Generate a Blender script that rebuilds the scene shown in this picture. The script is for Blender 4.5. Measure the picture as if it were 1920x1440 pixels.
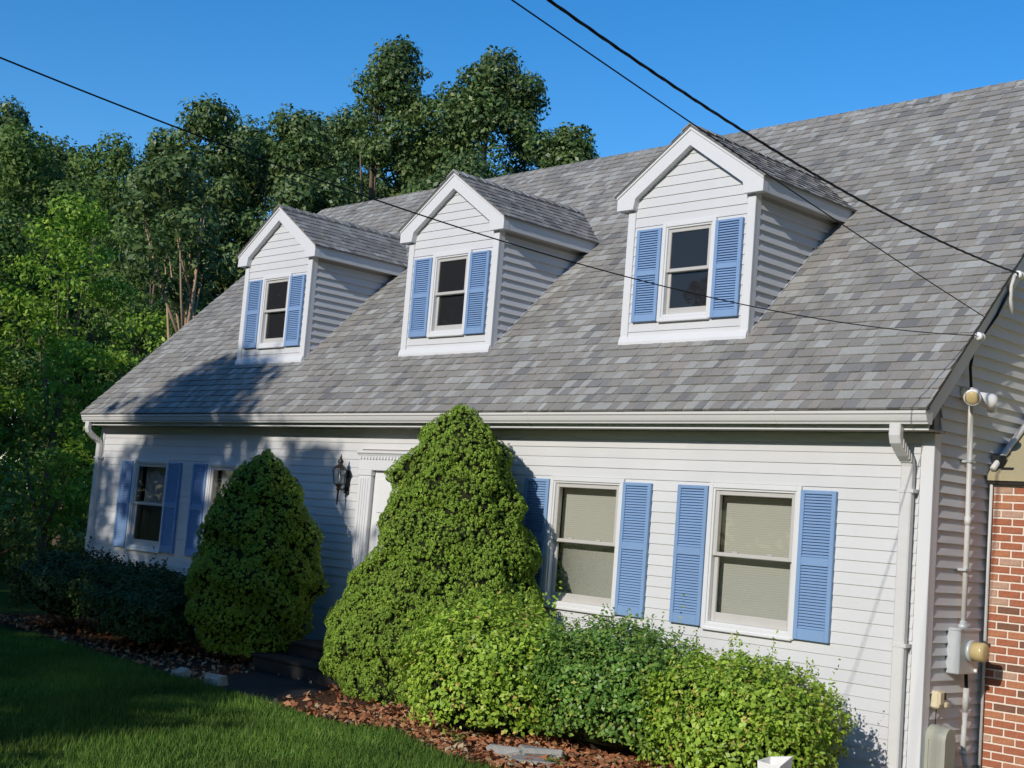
import bpy, math
import numpy as np
from mathutils import Matrix, Vector
R = math.radians
scene = bpy.context.scene
col = scene.collection
for o in list(bpy.data.objects): bpy.data.objects.remove(o)

# ------------------------------------------------------------------ camera
YAW, PIT, ROLL, FPX = 0.8047, 0.1036, 0.0801, 2544.9
fwd = Vector((-math.sin(YAW)*math.cos(PIT), math.cos(YAW)*math.cos(PIT), math.sin(PIT)))
rgt = Vector((math.cos(YAW), math.sin(YAW), 0)); upv = rgt.cross(fwd)
r2 = rgt*math.cos(ROLL)+upv*math.sin(ROLL); u2 = upv*math.cos(ROLL)-rgt*math.sin(ROLL)
cam = bpy.data.cameras.new('camera'); cam.sensor_width = 36; cam.lens = FPX/1920*36
cam.clip_start = 0.1; cam.clip_end = 3000
co = bpy.data.objects.new('camera', cam); col.objects.link(co)
CAM = Vector((5.5257, -10.1573, 1.8244))
m = Matrix((r2, u2, -fwd)).transposed().to_4x4(); m.translation = CAM
co.matrix_world = m
scene.camera = co

# ------------------------------------------------------------------ sky, sun, exposure
SD = Vector((0.15, -1.0, 0.48)).normalized()          # towards the sun
ELEV = math.asin(SD.z)
w = bpy.data.worlds.new('World'); scene.world = w; w.use_nodes = True
nt = w.node_tree; nt.nodes.clear()
sky = nt.nodes.new('ShaderNodeTexSky'); sky.sky_type = 'NISHITA'; sky.sun_disc = False
sky.sun_elevation = ELEV; sky.sun_rotation = math.atan2(SD.x, SD.y)
sky.altitude = 300; sky.air_density = 1.0; sky.dust_density = 0.25; sky.ozone_density = 3.0
bg = nt.nodes.new('ShaderNodeBackground'); bg.inputs[1].default_value = 0.15
ow = nt.nodes.new('ShaderNodeOutputWorld')
hs = nt.nodes.new('ShaderNodeHueSaturation'); hs.inputs['Saturation'].default_value = 1.36; hs.inputs['Hue'].default_value = .503
nt.links.new(sky.outputs[0], hs.inputs['Color']); nt.links.new(hs.outputs[0], bg.inputs[0]); nt.links.new(bg.outputs[0], ow.inputs[0])
sl = bpy.data.lights.new('sun', 'SUN'); sl.energy = 3.35; sl.angle = R(0.53); sl.color = (1.0, 0.94, 0.855)
so = bpy.data.objects.new('sun', sl); col.objects.link(so)
so.location = (10, -60, 30); so.rotation_euler = SD.to_track_quat('Z', 'Y').to_euler()
vs = scene.view_settings
vs.view_transform = 'Standard'; vs.look = 'None'; vs.gamma = 1; vs.exposure = 0.15; vs.use_curve_mapping = False

# ------------------------------------------------------------------ materials
def nn(nt, t, **k):
    n = nt.nodes.new(t)
    for a, b in k.items(): setattr(n, a, b)
    return n
def mat(name, colr, rough=.6, spec=.3, noise=None, bump=None, dirt=None, metal=0, coord='Object', obrand=0):
    """plain principled colour with optional fine mottling, relief and larger stains"""
    M = bpy.data.materials.new(name); M.use_nodes = True
    nt = M.node_tree; b = nt.nodes['Principled BSDF']
    b.inputs['Roughness'].default_value = rough; b.inputs['Metallic'].default_value = metal
    b.inputs['Specular IOR Level'].default_value = spec
    tc = nn(nt, 'ShaderNodeTexCoord')
    rgb = nn(nt, 'ShaderNodeRGB'); rgb.outputs[0].default_value = (*colr, 1); last = rgb.outputs[0]
    def mul(last, fac, lo, hi):
        mr = nn(nt, 'ShaderNodeMapRange'); mr.inputs[3].default_value = lo; mr.inputs[4].default_value = hi
        nt.links.new(fac, mr.inputs[0])
        v = nn(nt, 'ShaderNodeVectorMath', operation='SCALE'); nt.links.new(last, v.inputs[0]); nt.links.new(mr.outputs[0], v.inputs[3])
        return v.outputs[0]
    if noise:
        t = nn(nt, 'ShaderNodeTexNoise'); t.inputs['Scale'].default_value = noise[0]; t.inputs['Detail'].default_value = 4
        nt.links.new(tc.outputs[coord], t.inputs['Vector']); last = mul(last, t.outputs[0], 1-noise[1], 1+noise[1])
    if dirt:
        t = nn(nt, 'ShaderNodeTexNoise'); t.inputs['Scale'].default_value = dirt[0]; t.inputs['Detail'].default_value = 6
        mp = nn(nt, 'ShaderNodeMapping'); mp.inputs['Scale'].default_value = dirt[2] if len(dirt) > 2 else (1, 1, 1)
        nt.links.new(tc.outputs[coord], mp.inputs[0]); nt.links.new(mp.outputs[0], t.inputs['Vector'])
        last = mul(last, t.outputs[0], 1-dirt[1], 1+dirt[1]*.6)
    if obrand:
        oi = nn(nt, 'ShaderNodeObjectInfo'); last = mul(last, oi.outputs['Random'], 1-obrand, 1+obrand)
    nt.links.new(last, b.inputs['Base Color'])
    if bump:
        t = nn(nt, 'ShaderNodeTexNoise'); t.inputs['Scale'].default_value = bump[0]; t.inputs['Detail'].default_value = 3
        nt.links.new(tc.outputs[coord], t.inputs['Vector'])
        bp = nn(nt, 'ShaderNodeBump'); bp.inputs['Strength'].default_value = bump[1]; bp.inputs['Distance'].default_value = .01
        nt.links.new(t.outputs[0], bp.inputs['Height']); nt.links.new(bp.outputs[0], b.inputs['Normal'])
    return M
def leafmat(name, cols, trans=.3, rough=.5, spec=.3, patch=None):
    """leaf colours picked at random for each leaf, with light passing through"""
    M = bpy.data.materials.new(name); M.use_nodes = True
    nt = M.node_tree; b = nt.nodes['Principled BSDF']; out = nt.nodes['Material Output']
    b.inputs['Roughness'].default_value = rough; b.inputs['Specular IOR Level'].default_value = spec
    g = nn(nt, 'ShaderNodeNewGeometry'); cr = nn(nt, 'ShaderNodeValToRGB')
    el = cr.color_ramp.elements
    while len(el) < len(cols): el.new(.5)
    for i, (p, c) in enumerate(cols): el[i].position = p; el[i].color = (*c, 1)
    nt.links.new(g.outputs['Random Per Island'], cr.inputs[0]); c = cr.outputs[0]
    if patch:
        tc = nn(nt, 'ShaderNodeTexCoord'); t = nn(nt, 'ShaderNodeTexNoise'); t.inputs['Scale'].default_value = patch[0]
        nt.links.new(tc.outputs['Object'], t.inputs['Vector'])
        mr = nn(nt, 'ShaderNodeMapRange'); mr.inputs[1].default_value = .3; mr.inputs[2].default_value = .7
        mr.inputs[3].default_value = 1-patch[1]; mr.inputs[4].default_value = 1+patch[1]
        nt.links.new(t.outputs[0], mr.inputs[0])
        v = nn(nt, 'ShaderNodeVectorMath', operation='SCALE'); nt.links.new(c, v.inputs[0]); nt.links.new(mr.outputs[0], v.inputs[3]); c = v.outputs[0]
    nt.links.new(c, b.inputs['Base Color'])
    tr = nn(nt, 'ShaderNodeBsdfTranslucent'); nt.links.new(c, tr.inputs[0])
    mx = nn(nt, 'ShaderNodeMixShader'); mx.inputs[0].default_value = trans
    nt.links.new(b.outputs[0], mx.inputs[1]); nt.links.new(tr.outputs[0], mx.inputs[2]); nt.links.new(mx.outputs[0], out.inputs[0])
    return M
def glassmat(name, tint, refl=1.45):
    M = bpy.data.materials.new(name); M.use_nodes = True
    nt = M.node_tree; nt.nodes.clear(); out = nn(nt, 'ShaderNodeOutputMaterial')
    t = nn(nt, 'ShaderNodeBsdfTransparent'); t.inputs[0].default_value = (*tint, 1)
    g = nn(nt, 'ShaderNodeBsdfGlossy'); g.inputs['Roughness'].default_value = .01
    f = nn(nt, 'ShaderNodeFresnel'); f.inputs[0].default_value = refl
    mx = nn(nt, 'ShaderNodeMixShader')
    nt.links.new(f.outputs[0], mx.inputs[0]); nt.links.new(t.outputs[0], mx.inputs[1]); nt.links.new(g.outputs[0], mx.inputs[2]); nt.links.new(mx.outputs[0], out.inputs[0])
    return M
def screenmat(name, c, dens):
    M = bpy.data.materials.new(name); M.use_nodes = True
    nt = M.node_tree; nt.nodes.clear(); out = nn(nt, 'ShaderNodeOutputMaterial')
    t = nn(nt, 'ShaderNodeBsdfTransparent'); d = nn(nt, 'ShaderNodeBsdfDiffuse'); d.inputs[0].default_value = (*c, 1)
    mx = nn(nt, 'ShaderNodeMixShader'); mx.inputs[0].default_value = dens
    nt.links.new(t.outputs[0], mx.inputs[1]); nt.links.new(d.outputs[0], mx.inputs[2]); nt.links.new(mx.outputs[0], out.inputs[0])
    return M
M = {}
M['siding'] = mat('white_vinyl_siding', (.63, .63, .625), .45, .3, bump=(5, .015), dirt=(.9, .09, (2.2, 2.2, .7)), obrand=.025)
M['trim'] = mat('white_trim', (.69, .69, .685), .4, .35, dirt=(2.5, .05))
M['sash'] = mat('almond_sash', (.52, .50, .465), .4, .35, dirt=(6, .08))
M['soffit'] = mat('weathered_soffit', (.46, .43, .38), .6, .2, dirt=(2, .2))
M['gutter'] = mat('white_gutter', (.65, .64, .615), .35, .4, dirt=(1.3, .1, (1, 1, 6)))
M['shutter'] = mat('blue_shutter', (.21, .335, .54), .55, .2, dirt=(3, .10), obrand=.05)
M['blind'] = mat('cellular_shade', (.47, .455, .385), .85, .1)
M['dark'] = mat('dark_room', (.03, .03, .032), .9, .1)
M['wall'] = mat('wall_sheathing', (.35, .33, .3), .8, .1)
M['glass'] = glassmat('window_glass', (.86, .88, .88))
M['screen'] = screenmat('insect_screen', (.045, .045, .052), .7)
M['lace'] = screenmat('net_curtain', (.75, .75, .75), .85)
sh_cols = [tuple(np.array(c)*np.array([.86, .857, .84])) for c in [(.32, .305, .28), (.345, .335, .312), (.285, .272, .25), (.41, .408, .385), (.26, .257, .252), (.35, .325, .295), (.30, .28, .258), (.215, .213, .211), (.46, .465, .445)]]
SHM = [mat('asphalt_shingle_%s' % n, c, .9, .15, noise=(55, .22), bump=(160, .5), dirt=(1.6, .2)) for n, c in
       zip(('taupe', 'grey', 'brown', 'light', 'slate', 'tan', 'umber', 'dark', 'pale'), sh_cols)]
SHW = np.array([.19, .19, .15, .13, .10, .08, .08, .06, .02]); SHW = SHW/SHW.sum()
M['flash'] = mat('metal_flashing', (.55, .55, .56), .4, .5, metal=.3)
M['door'] = mat('door_paint', (.75, .74, .72), .4, .4)
BRM = [mat('brick_%s' % n, c, .85, .15, noise=(30, .3), bump=(60, .6)) for n, c in
       (('red', (.37, .135, .075)), ('orange', (.43, .185, .10)), ('brown', (.20, .10, .065)), ('pink', (.46, .29, .21)))]
M['mortar'] = mat('mortar', (.74, .66, .56), .9, .1, noise=(40, .15), bump=(80, .4))
M['tan'] = mat('tan_roofing', (.40, .345, .215), .85, .15, noise=(70, .12), bump=(120, .4))
M['steel'] = mat('galvanised_steel', (.52, .55, .55), .4, .5, metal=.15, dirt=(8, .1))
M['pvc'] = mat('grey_white_pvc', (.62, .61, .58), .45, .35, dirt=(8, .08))
M['cream'] = mat('cream_plastic', (.66, .57, .38), .45, .35)
M['sage'] = mat('sage_plastic', (.37, .37, .30), .5, .3, dirt=(6, .12))
M['black'] = mat('black_cable', (.012, .013, .016), .6, .3)
M['bronze'] = mat('dark_bronze', (.035, .028, .022), .4, .5, metal=.4)
M['amber'] = mat('amber_cover', (.55, .43, .2), .25, .5)
M['porcelain'] = mat('porcelain', (.8, .79, .77), .25, .5)
M['bark'] = mat('bark', (.17, .125, .09), .9, .1, noise=(6, .35), bump=(12, .8))
M['palebark'] = mat('pale_bark', (.42, .29, .19), .9, .1, noise=(5, .3), bump=(12, .6))
M['twig'] = mat('twig', (.085, .06, .04), .9, .1, noise=(15, .3))
M['stone'] = mat('field_stone', (.33, .32, .29), .85, .2, noise=(12, .3), bump=(25, .7), dirt=(4, .2))
M['slate'] = mat('slate_step', (.032, .031, .03), .9, .1, noise=(8, .25), bump=(18, .5))
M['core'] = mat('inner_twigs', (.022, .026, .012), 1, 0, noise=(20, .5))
M['oakleaf'] = leafmat('oak_leaf', [(0, (0.056, 0.107, 0.028)), (.45, (0.089, 0.146, 0.038)), (.8, (0.127, 0.192, 0.054)), (1, (0.250, 0.293, 0.096))], .25, .45, .4, patch=(.35, .25))
M['mapleleaf'] = leafmat('maple_leaf', [(0, (0.125, 0.242, 0.023)), (.5, (0.200, 0.358, 0.035)), (.85, (0.299, 0.461, 0.050)), (1, (0.499, 0.599, 0.096))], .38, .5, .3, patch=(.5, .25))
M['olderleaf'] = leafmat('ash_leaf', [(0, (0.083, 0.151, 0.036)), (.5, (0.125, 0.212, 0.047)), (1, (0.222, 0.301, 0.073))], .33, .5, .3, patch=(.4, .25))
M['spruce'] = leafmat('spruce_needles', [(0, (0.128, 0.226, 0.029)), (.5, (0.212, 0.339, 0.040)), (.9, (0.301, 0.442, 0.058)), (1, (0.434, 0.488, 0.089))], .22, .6, .2, patch=(3.5, .22))
M['azalea'] = leafmat('azalea_leaf', [(0, (0.196, 0.321, 0.034)), (.5, (0.312, 0.471, 0.047)), (.93, (0.463, 0.620, 0.087)), (.965, (0.554, 0.557, 0.109)), (1, (0.650, 0.343, 0.130))], .3, .45, .35, patch=(4, .25))
M['box'] = leafmat('box_leaf', [(0, (0.088, 0.194, 0.032)), (.5, (0.150, 0.290, 0.046)), (.9, (0.246, 0.396, 0.070)), (1, (0.422, 0.440, 0.088))], .28, .4, .4, patch=(3, .25))
M['shaded_shrub'] = leafmat('shaded_shrub_leaf', [(0, (.022, .05, .014)), (.6, (.038, .075, .018)), (1, (.07, .11, .03))], .2, .5, .2, patch=(3, .3))  # leaf colour darkened, shade on the left shrubs is put into it
M['grass'] = leafmat('grass_blade', [(0, (0.065, 0.136, 0.020)), (.6, (0.106, 0.206, 0.028)), (1, (0.199, 0.271, 0.057))], .3, .6, .2, patch=(.8, .38))
M['chip'] = leafmat('bark_chip', [(0, (0.249, 0.095, 0.047)), (.5, (0.449, 0.184, 0.087)), (.85, (0.459, 0.265, 0.133)), (1, (0.459, 0.405, 0.266))], .05, .85, .1)
M['weed'] = leafmat('weed_leaf', [(0, (.10, .2, .02)), (1, (.17, .29, .04))], .3, .5, .2)
M['lawn'] = mat('lawn_soil', (.045, .07, .018), 1, 0, noise=(3, .3), dirt=(.3, .2), coord='Object')
M['mulch'] = mat('mulch_soil', (.085, .045, .028), 1, 0, noise=(25, .4), bump=(40, .8))

# ------------------------------------------------------------------ object helpers
LOC = {}
def np_mesh(name, V, F, mats, mi=None, smooth=False):
    V = np.asarray(V, np.float32); F = np.asarray(F, np.int32)
    me = bpy.data.meshes.new(name); n, k = F.shape
    me.vertices.add(len(V)); me.vertices.foreach_set('co', V.ravel())
    me.loops.add(n*k); me.loops.foreach_set('vertex_index', F.ravel())
    me.polygons.add(n); me.polygons.foreach_set('loop_start', np.arange(0, n*k, k, dtype=np.int32))
    for x in (mats if isinstance(mats, (list, tuple)) else [mats]): me.materials.append(x)
    if mi is not None: me.polygons.foreach_set('material_index', np.asarray(mi, np.int32))
    me.update(calc_edges=True); me.validate()
    if smooth: me.polygons.foreach_set('use_smooth', np.ones(len(me.polygons), bool))
    return me
class MB:
    """collects faces, builds one mesh object"""
    def __init__(s): s.V = []; s.F = []; s.mi = []; s.cur = 0
    def add(s, V, F):
        b = len(s.V); s.V += [tuple(v) for v in V]; s.F += [tuple(b+i for i in f) for f in F]; s.mi += [s.cur]*len(F); return s
    def box(s, a, b):
        (x0, y0, z0), (x1, y1, z1) = a, b
        return s.add([(x0, y0, z0), (x1, y0, z0), (x1, y1, z0), (x0, y1, z0), (x0, y0, z1), (x1, y0, z1), (x1, y1, z1), (x0, y1, z1)],
                     [(0, 3, 2, 1), (4, 5, 6, 7), (0, 1, 5, 4), (1, 2, 6, 5), (2, 3, 7, 6), (3, 0, 4, 7)])
    def bbox(s, a, b, c=.006):
        """box with chamfered edges in all directions"""
        a = np.array(a, float); b = np.array(b, float); c = min(c, (b-a).min()*.45)
        V = []; idx = {}
        for ax in range(3):
            for sx in (0, 1):
                for sy in (0, 1):
                    for sz in (0, 1):
                        p = [(a[i]+c, b[i]-c)[(sx, sy, sz)[i]] for i in range(3)]; p[ax] = (a[ax], b[ax])[(sx, sy, sz)[ax]]
                        idx[(ax, sx, sy, sz)] = len(V); V.append(p)
        F = []
        for ax in range(3):
            o = [i for i in range(3) if i != ax]
            for e in (0, 1):
                q = []
                for u, v in ((0, 0), (1, 0), (1, 1), (0, 1)):
                    k = [0, 0, 0]; k[ax] = e; k[o[0]] = u; k[o[1]] = v; q.append(idx[(ax, *k)])
                if (e == 1) == (ax == 1): q = q[::-1]
                F.append(q)
        for ax in range(3):
            o = [i for i in range(3) if i != ax]
            for u in (0, 1):
                for v in (0, 1):
                    k0 = [0, 0, 0]; k0[o[0]] = u; k0[o[1]] = v; k1 = list(k0); k1[ax] = 1
                    F.append([idx[(o[0], *k0)], idx[(o[0], *k1)], idx[(o[1], *k1)], idx[(o[1], *k0)]])
        for sx in (0, 1):
            for sy in (0, 1):
                for sz in (0, 1): F.append([idx[(i, sx, sy, sz)] for i in range(3)])
        return s.add(V, F)
    def prism(s, P, axis, a, b):
        """polygon P of 2D points, extruded along axis (0 x,1 y,2 z) from a to b"""
        n = len(P)
        def mk(p, t): return (t, p[0], p[1]) if axis == 0 else (p[0], t, p[1]) if axis == 1 else (p[0], p[1], t)
        return s.add([mk(p, a) for p in P]+[mk(p, b) for p in P], [tuple(range(n))[::-1], tuple(range(n, 2*n))]+[(i, (i+1) % n, n+(i+1) % n, n+i) for i in range(n)])
    def tube(s, P, r, n=10, cap=True):
        P = [Vector(p) for p in P]; rr = r if isinstance(r, (list, tuple)) else [r]*len(P)
        V = []; F = []; ref = None
        for i, p in enumerate(P):
            t = (P[min(i+1, len(P)-1)]-P[max(i-1, 0)]).normalized()
            if ref is None: ref = t.orthogonal().normalized()
            ref = (ref-t*ref.dot(t)).normalized(); q = t.cross(ref)
            for k in range(n):
                a = 2*math.pi*k/n; V.append(p+(ref*math.cos(a)+q*math.sin(a))*rr[i])
        for i in range(len(P)-1):
            for k in range(n): F.append((i*n+k, i*n+(k+1) % n, (i+1)*n+(k+1) % n, (i+1)*n+k))
        if cap: F += [tuple(range(n))[::-1], tuple(range((len(P)-1)*n, len(P)*n))]
        return s.add(V, F)
    def lathe(s, prof, c, n=16, ax='z'):
        V = []; F = []
        for r, h in prof:
            for k in range(n):
                a = 2*math.pi*k/n; u, v = r*math.cos(a), r*math.sin(a)
                d = (u, v, h) if ax == 'z' else (h, u, v) if ax == 'x' else (u, h, v)
                V.append((c[0]+d[0], c[1]+d[1], c[2]+d[2]))
        for i in range(len(prof)-1):
            for k in range(n): F.append((i*n+k, i*n+(k+1) % n, (i+1)*n+(k+1) % n, (i+1)*n+k))
        F += [tuple(range(n))[::-1], tuple(range((len(prof)-1)*n, len(prof)*n))]
        return s.add(V, F)
    def mesh(s, name, mats, smooth=False):
        me = bpy.data.meshes.new(name); me.from_pydata(s.V, [], s.F)
        for x in (mats if isinstance(mats, (list, tuple)) else [mats]): me.materials.append(x)
        me.polygons.foreach_set('material_index', s.mi)
        if smooth: me.polygons.foreach_set('use_smooth', [True]*len(me.polygons))
        me.update()
        import bmesh
        bm = bmesh.new(); bm.from_mesh(me); bmesh.ops.recalc_face_normals(bm, faces=bm.faces); bm.to_mesh(me); bm.free()
        return me
    def build(s, name, mats, parent=None, smooth=False):
        return link(name, s.mesh(name, mats, smooth), parent)
def link(name, me, parent=None, loc=None):
    o = bpy.data.objects.new(name, me); col.objects.link(o)
    if parent is not None:
        o.parent = parent
        if parent.name in LOC: o.matrix_parent_inverse = Matrix.Translation(-Vector(LOC[parent.name]))
    if loc is not None: o.location = loc
    return o
def tag(o, label=None, cat=None, group=None, kind=None):
    if label: o['label'] = label
    if cat: o['category'] = cat
    if group: o['group'] = group
    if kind: o['kind'] = kind
    return o
def thing(name, loc, label, cat, group=None):
    o = bpy.data.objects.new(name, None); col.objects.link(o); o.location = loc; o.empty_display_size = .2
    LOC[o.name] = tuple(loc)          # children are modelled in world coordinates
    return tag(o, label, cat, group)
def cells(xs, zs, holes):
    """rectangles of a grid left over once the holes are cut"""
    xs = sorted(set(xs+[h[0] for h in holes]+[h[1] for h in holes])); zs = sorted(set(zs+[h[2] for h in holes]+[h[3] for h in holes]))
    for i in range(len(xs)-1):
        for j in range(len(zs)-1):
            cx, cz = (xs[i]+xs[i+1])/2, (zs[j]+zs[j+1])/2
            if not any(h[0] < cx < h[1] and h[2] < cz < h[3] for h in holes): yield xs[i], xs[i+1], zs[j], zs[j+1]

# ------------------------------------------------------------------ measures of the house (metres, front wall at y = 0, lawn at z = 0)
XL, XR = -14.09, -0.03            # outer corners
ZG, YG = 3.0014, -0.3586          # gutter lip
ROOF = lambda y: ZG+(y-YG)        # 12/12 pitch
YRID = 3.7724; ZRID = ROOF(YRID); YB = 2*YRID
RX0, RX1 = -14.2, .0954           # roof ends
C = .1015                         # siding exposure
LIP = .028
FLIP = .0125
ZS0 = 2.575-C*26                  # bottom edge of a siding course near the ground
WW, WB, WT = 1.008, 1.034, 2.369  # window casings
SW, SB, ST = .3604, 1.0465, 2.3365
WX = [-12.493, -10.428, -3.809, -1.751]
DX = [-10.393, -6.707, -3.085]    # dormers
HW, YD, ZDT, ZDP, HE, ZET, ZEB = .796, .4556, 5.234, 6.023, .9375, 5.3905, 5.229
YBG = YD-.085                     # barge board face
ZDB = ROOF(YD)
rng = np.random.default_rng(7)

# ------------------------------------------------------------------ ground
def sheet(name, P, z, m_, kind='structure'):
    n = len(P); me = bpy.data.meshes.new(name); me.from_pydata([(x, y, z) for x, y in P], [], [tuple(range(n))]); me.materials.append(m_); me.update()
    return tag(link(name, me), kind=kind)
tag(sheet('lawn', [(-900, -900), (900, -900), (900, 900), (-900, 900)], 0.0, M['lawn']), 'short green lawn in front of the house', 'lawn')
BED = [(-13.6, -.02), (-13.4, -1.9), (-12.2, -2.25), (-10.8, -2.3), (-9.6, -2.5), (-8.7, -2.55), (-7.6, -2.56), (-6.7, -2.6), (-6.2, -2.62), (-5.3, -2.72), (-4.6, -2.78), (-3.94, -2.74), (-3.5, -2.55), (-2.9, -2.72), (-2.3, -2.92), (-1.8, -2.98), (-.8, -2.75), (.1, -2.3), (.5, -1.5), (.4, -.02)]
tag(sheet('planting_bed', BED, .006, M['mulch']), 'brown mulched planting bed along the front wall', 'flower bed')

def in_poly(P, X, Y):
    ins = np.zeros(len(X), bool); n = len(P)
    for i in range(n):
        (x0, y0), (x1, y1) = P[i], P[(i+1) % n]
        c = ((y0 > Y) != (y1 > Y)); t = (x1-x0)*(Y-y0)/((y1-y0) if y1 != y0 else 1e-9)+x0
        ins ^= c & (X < t)
    return ins
# ------------------------------------------------------------------ house
house = thing('house', (-7.06, 3.77, 0), 'white clapboard house with grey shingled roof, three gabled dormers and blue shutters', 'house')
holes = [(x-WW/2+.045, x+WW/2-.045, WB+.045, WT-.045) for x in WX]+[(-7.25, -6.28, .36, 2.42)]
fw = MB()
for a, b, c, d in cells([XL, XR], [0, 2.86], holes): fw.box((a, .002, c), (b, .12, d))
front = fw.build('front_wall', M['wall'], house)
def board(name, segs, parent, mapf, mats=None):
    """one siding course: sloping face and butt edge; segs are (u0,u1 at the bottom, u0,u1 at the top, z0, z1); mapf turns (u, depth, z) into a point"""
    b = MB()
    for u0, u1, v0, v1, z0, z1 in segs:
        P = [(u0, LIP, z0), (u1, LIP, z0), (v1, .003, z1+.004), (v0, .003, z1+.004), (u0, 0, z0), (u1, 0, z0)]
        b.add([mapf(*p) for p in P], [(0, 1, 2, 3), (4, 5, 1, 0), (0, 3, 4), (1, 5, 2)])
    return b.build(name, mats or M['siding'], parent)
fholes = [(x-WW/2, x+WW/2, WB, WT) for x in WX]+[(-7.52, -5.95, -.1, 2.6)]
def course_segs(x0, x1, z0, z1, holes):
    cuts = [(h[0], h[1]) for h in holes if h[2] < z1-.001 and h[3] > z0+.001]
    # a course that only partly meets an opening is notched: split it in z
    zc = sorted({z0, z1} | {h[2] for h in holes if z0 < h[2] < z1} | {h[3] for h in holes if z0 < h[3] < z1})
    return zc, cuts
course = 0; z = ZS0; SEAMS = [[-12.9, -9.3, -5.65, -2.55], [-11.4, -8.3, -4.9, -.95], [-13.3, -8.75, -3.05]]
def dep(z, z0): return FLIP+(.003-FLIP)*(z-z0)/(C+.004)
while z < 2.74:
    b = MB(); z1 = min(z+C, 2.80)
    zc = sorted({z, z1} | {t for h in fholes for t in h[2:4] if z+.002 < t < z1-.002})
    for za, zb in zip(zc[:-1], zc[1:]):
        cut = sorted((h[0], h[1]) for h in fholes if h[2] < (za+zb)/2 < h[3]); xs = [XL+.07]
        for a, c in cut: xs += [a, c]
        xs.append(XR-.10)
        zt = zb+(.004 if zb == z1 else 0)
        for a, c in zip(xs[::2], xs[1::2]):
            da, dt = dep(za, z), dep(zt, z)
            V = [(a, -da, za), (c, -da, za), (c, -dt, zt), (a, -dt, zt)]; F = [(0, 1, 2, 3)]
            V += [(a, 0, za), (c, 0, za)]; F += [(4, 5, 1, 0), (0, 3, 4), (1, 5, 2)]
            if c-a < .01: continue
            cuts = [a]+[q for q in SEAMS[course % 3] if a+.4 < q < c-.4]+[c]
            for q, (a, c) in enumerate(zip(cuts[:-1], cuts[1:])):
                e = .0016 if q % 2 else 0; c2 = c+(.012 if q % 2 == 0 and c != cuts[-1] else 0)
                V = [(a, -da-e, za), (c2, -da-e, za), (c2, -dt-e, zt), (a, -dt-e, zt), (a, 0, za), (c2, 0, za)]
                MB().add(V, F).build('siding_board', M['siding'], front)
    z += C; course += 1
# right gable wall
gw = MB(); gw.prism([(0.003, 0), (YB, 0), (YB, ROOF(0)-.05), (YRID, ZRID-.06), (0.003, ROOF(0)-.05)], 0, XR-.12, XR)
gable = gw.build('gable_wall', M['wall'], house)
z = ZS0
rk = lambda z: max(.09, z-ROOF(0)+.03)
while z < ZRID-.25:
    z1 = z+C; a0, a1 = rk(z), rk(z1)
    board('siding_board', [(a0, YB-max(0, a0-.09), a1, YB-max(0, a1-.09), z, z1)], gable, lambda u, d, zz: (XR+d, u, zz)); z = z1
lw = MB(); lw.prism([(0.003, 0), (YB, 0), (YB, ROOF(0)-.05), (YRID, ZRID-.06), (0.003, ROOF(0)-.05)], 0, XL, XL+.12)
z = ZS0
while z < ZRID-.25:
    a0, a1 = rk(z), rk(z+C)
    lw.add([(XL-LIP, a0, z), (XL-LIP, YB-a0, z), (XL-.003, YB-a1, z+C), (XL-.003, a1, z+C)], [(0, 1, 2, 3)]); z += C
lw.build('gable_wall', M['siding'], house)
MB().box((XL+.1, YB-.1, 0), (XR-.1, YB, 2.9)).build('back_wall', M['wall'], house)
MB().box((XL+.1, .12, 2.80), (XR-.12, YB-.1, 2.84)).build('ceiling', M['dark'], house)
# corner boards, frieze, soffit, fascia
def part(name, mt, f, parent=None, smooth=False):
    b = MB(); f(b); return b.build(name, mt, parent or house, smooth)
part('corner_board', M['trim'], lambda b: (b.bbox((-.117, -.03, -.02), (XR+.03, .002, 2.845), .004), b.bbox((XR-.002, -.028, -.02), (XR+.0285, .085, 2.845), .004)))
part('corner_board', M['trim'], lambda b: (b.bbox((XL-.03, -.03, -.02), (XL+.08, .002, 2.845), .004), b.bbox((XL-.0285, -.028, -.02), (XL+.002, .085, 2.845), .004)))
part('frieze_board', M['trim'], lambda b: b.box((XL+.08, -.022, 2.76), (-.117, .002, 2.846)))
part('soffit', M['soffit'], lambda b: (b.box((RX0+.06, -.236, 2.85), (RX1-.05, .05, 2.862))))
part('fascia_board', M['trim'], lambda b: b.box((RX0+.03, -.252, 2.846), (RX1-.035, -.238, 3.06)))
g = MB(); GP = [(-.2545, 3.0), (-.2545, 2.889), (-.315, 2.889), (-.3175, 2.901), (-.332, 2.915), (-.341, 2.94), (-.347, 2.962), (-.3586, 2.972), (-.3586, 3.0), (-.3545, 3.0), (-.3545, 2.976), (-.3435, 2.965), (-.337, 2.94), (-.328, 2.918), (-.3135, 2.904), (-.311, 2.893), (-.2585, 2.893), (-.2585, 3.0)]
gx0, gx1 = RX0+.004, RX1-.004
n = len(GP)
g.add([(gx0, *p) for p in GP]+[(gx1, *p) for p in GP], [(i, (i+1) % n, n+(i+1) % n, n+i) for i in range(n)])
for gx in (gx0, gx1-.004): g.prism(GP[:9], 0, gx, gx+.004)
gut = g.build('gutter', M['gutter'], house)
for gx in np.arange(-13.6, 0, 3.05): part('gutter_seam', M['gutter'], lambda b: b.prism([(p[0]-.003, p[1]) for p in GP[2:9]]+[(-.32, 2.99)], 0, gx, gx+.05), gut)
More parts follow.
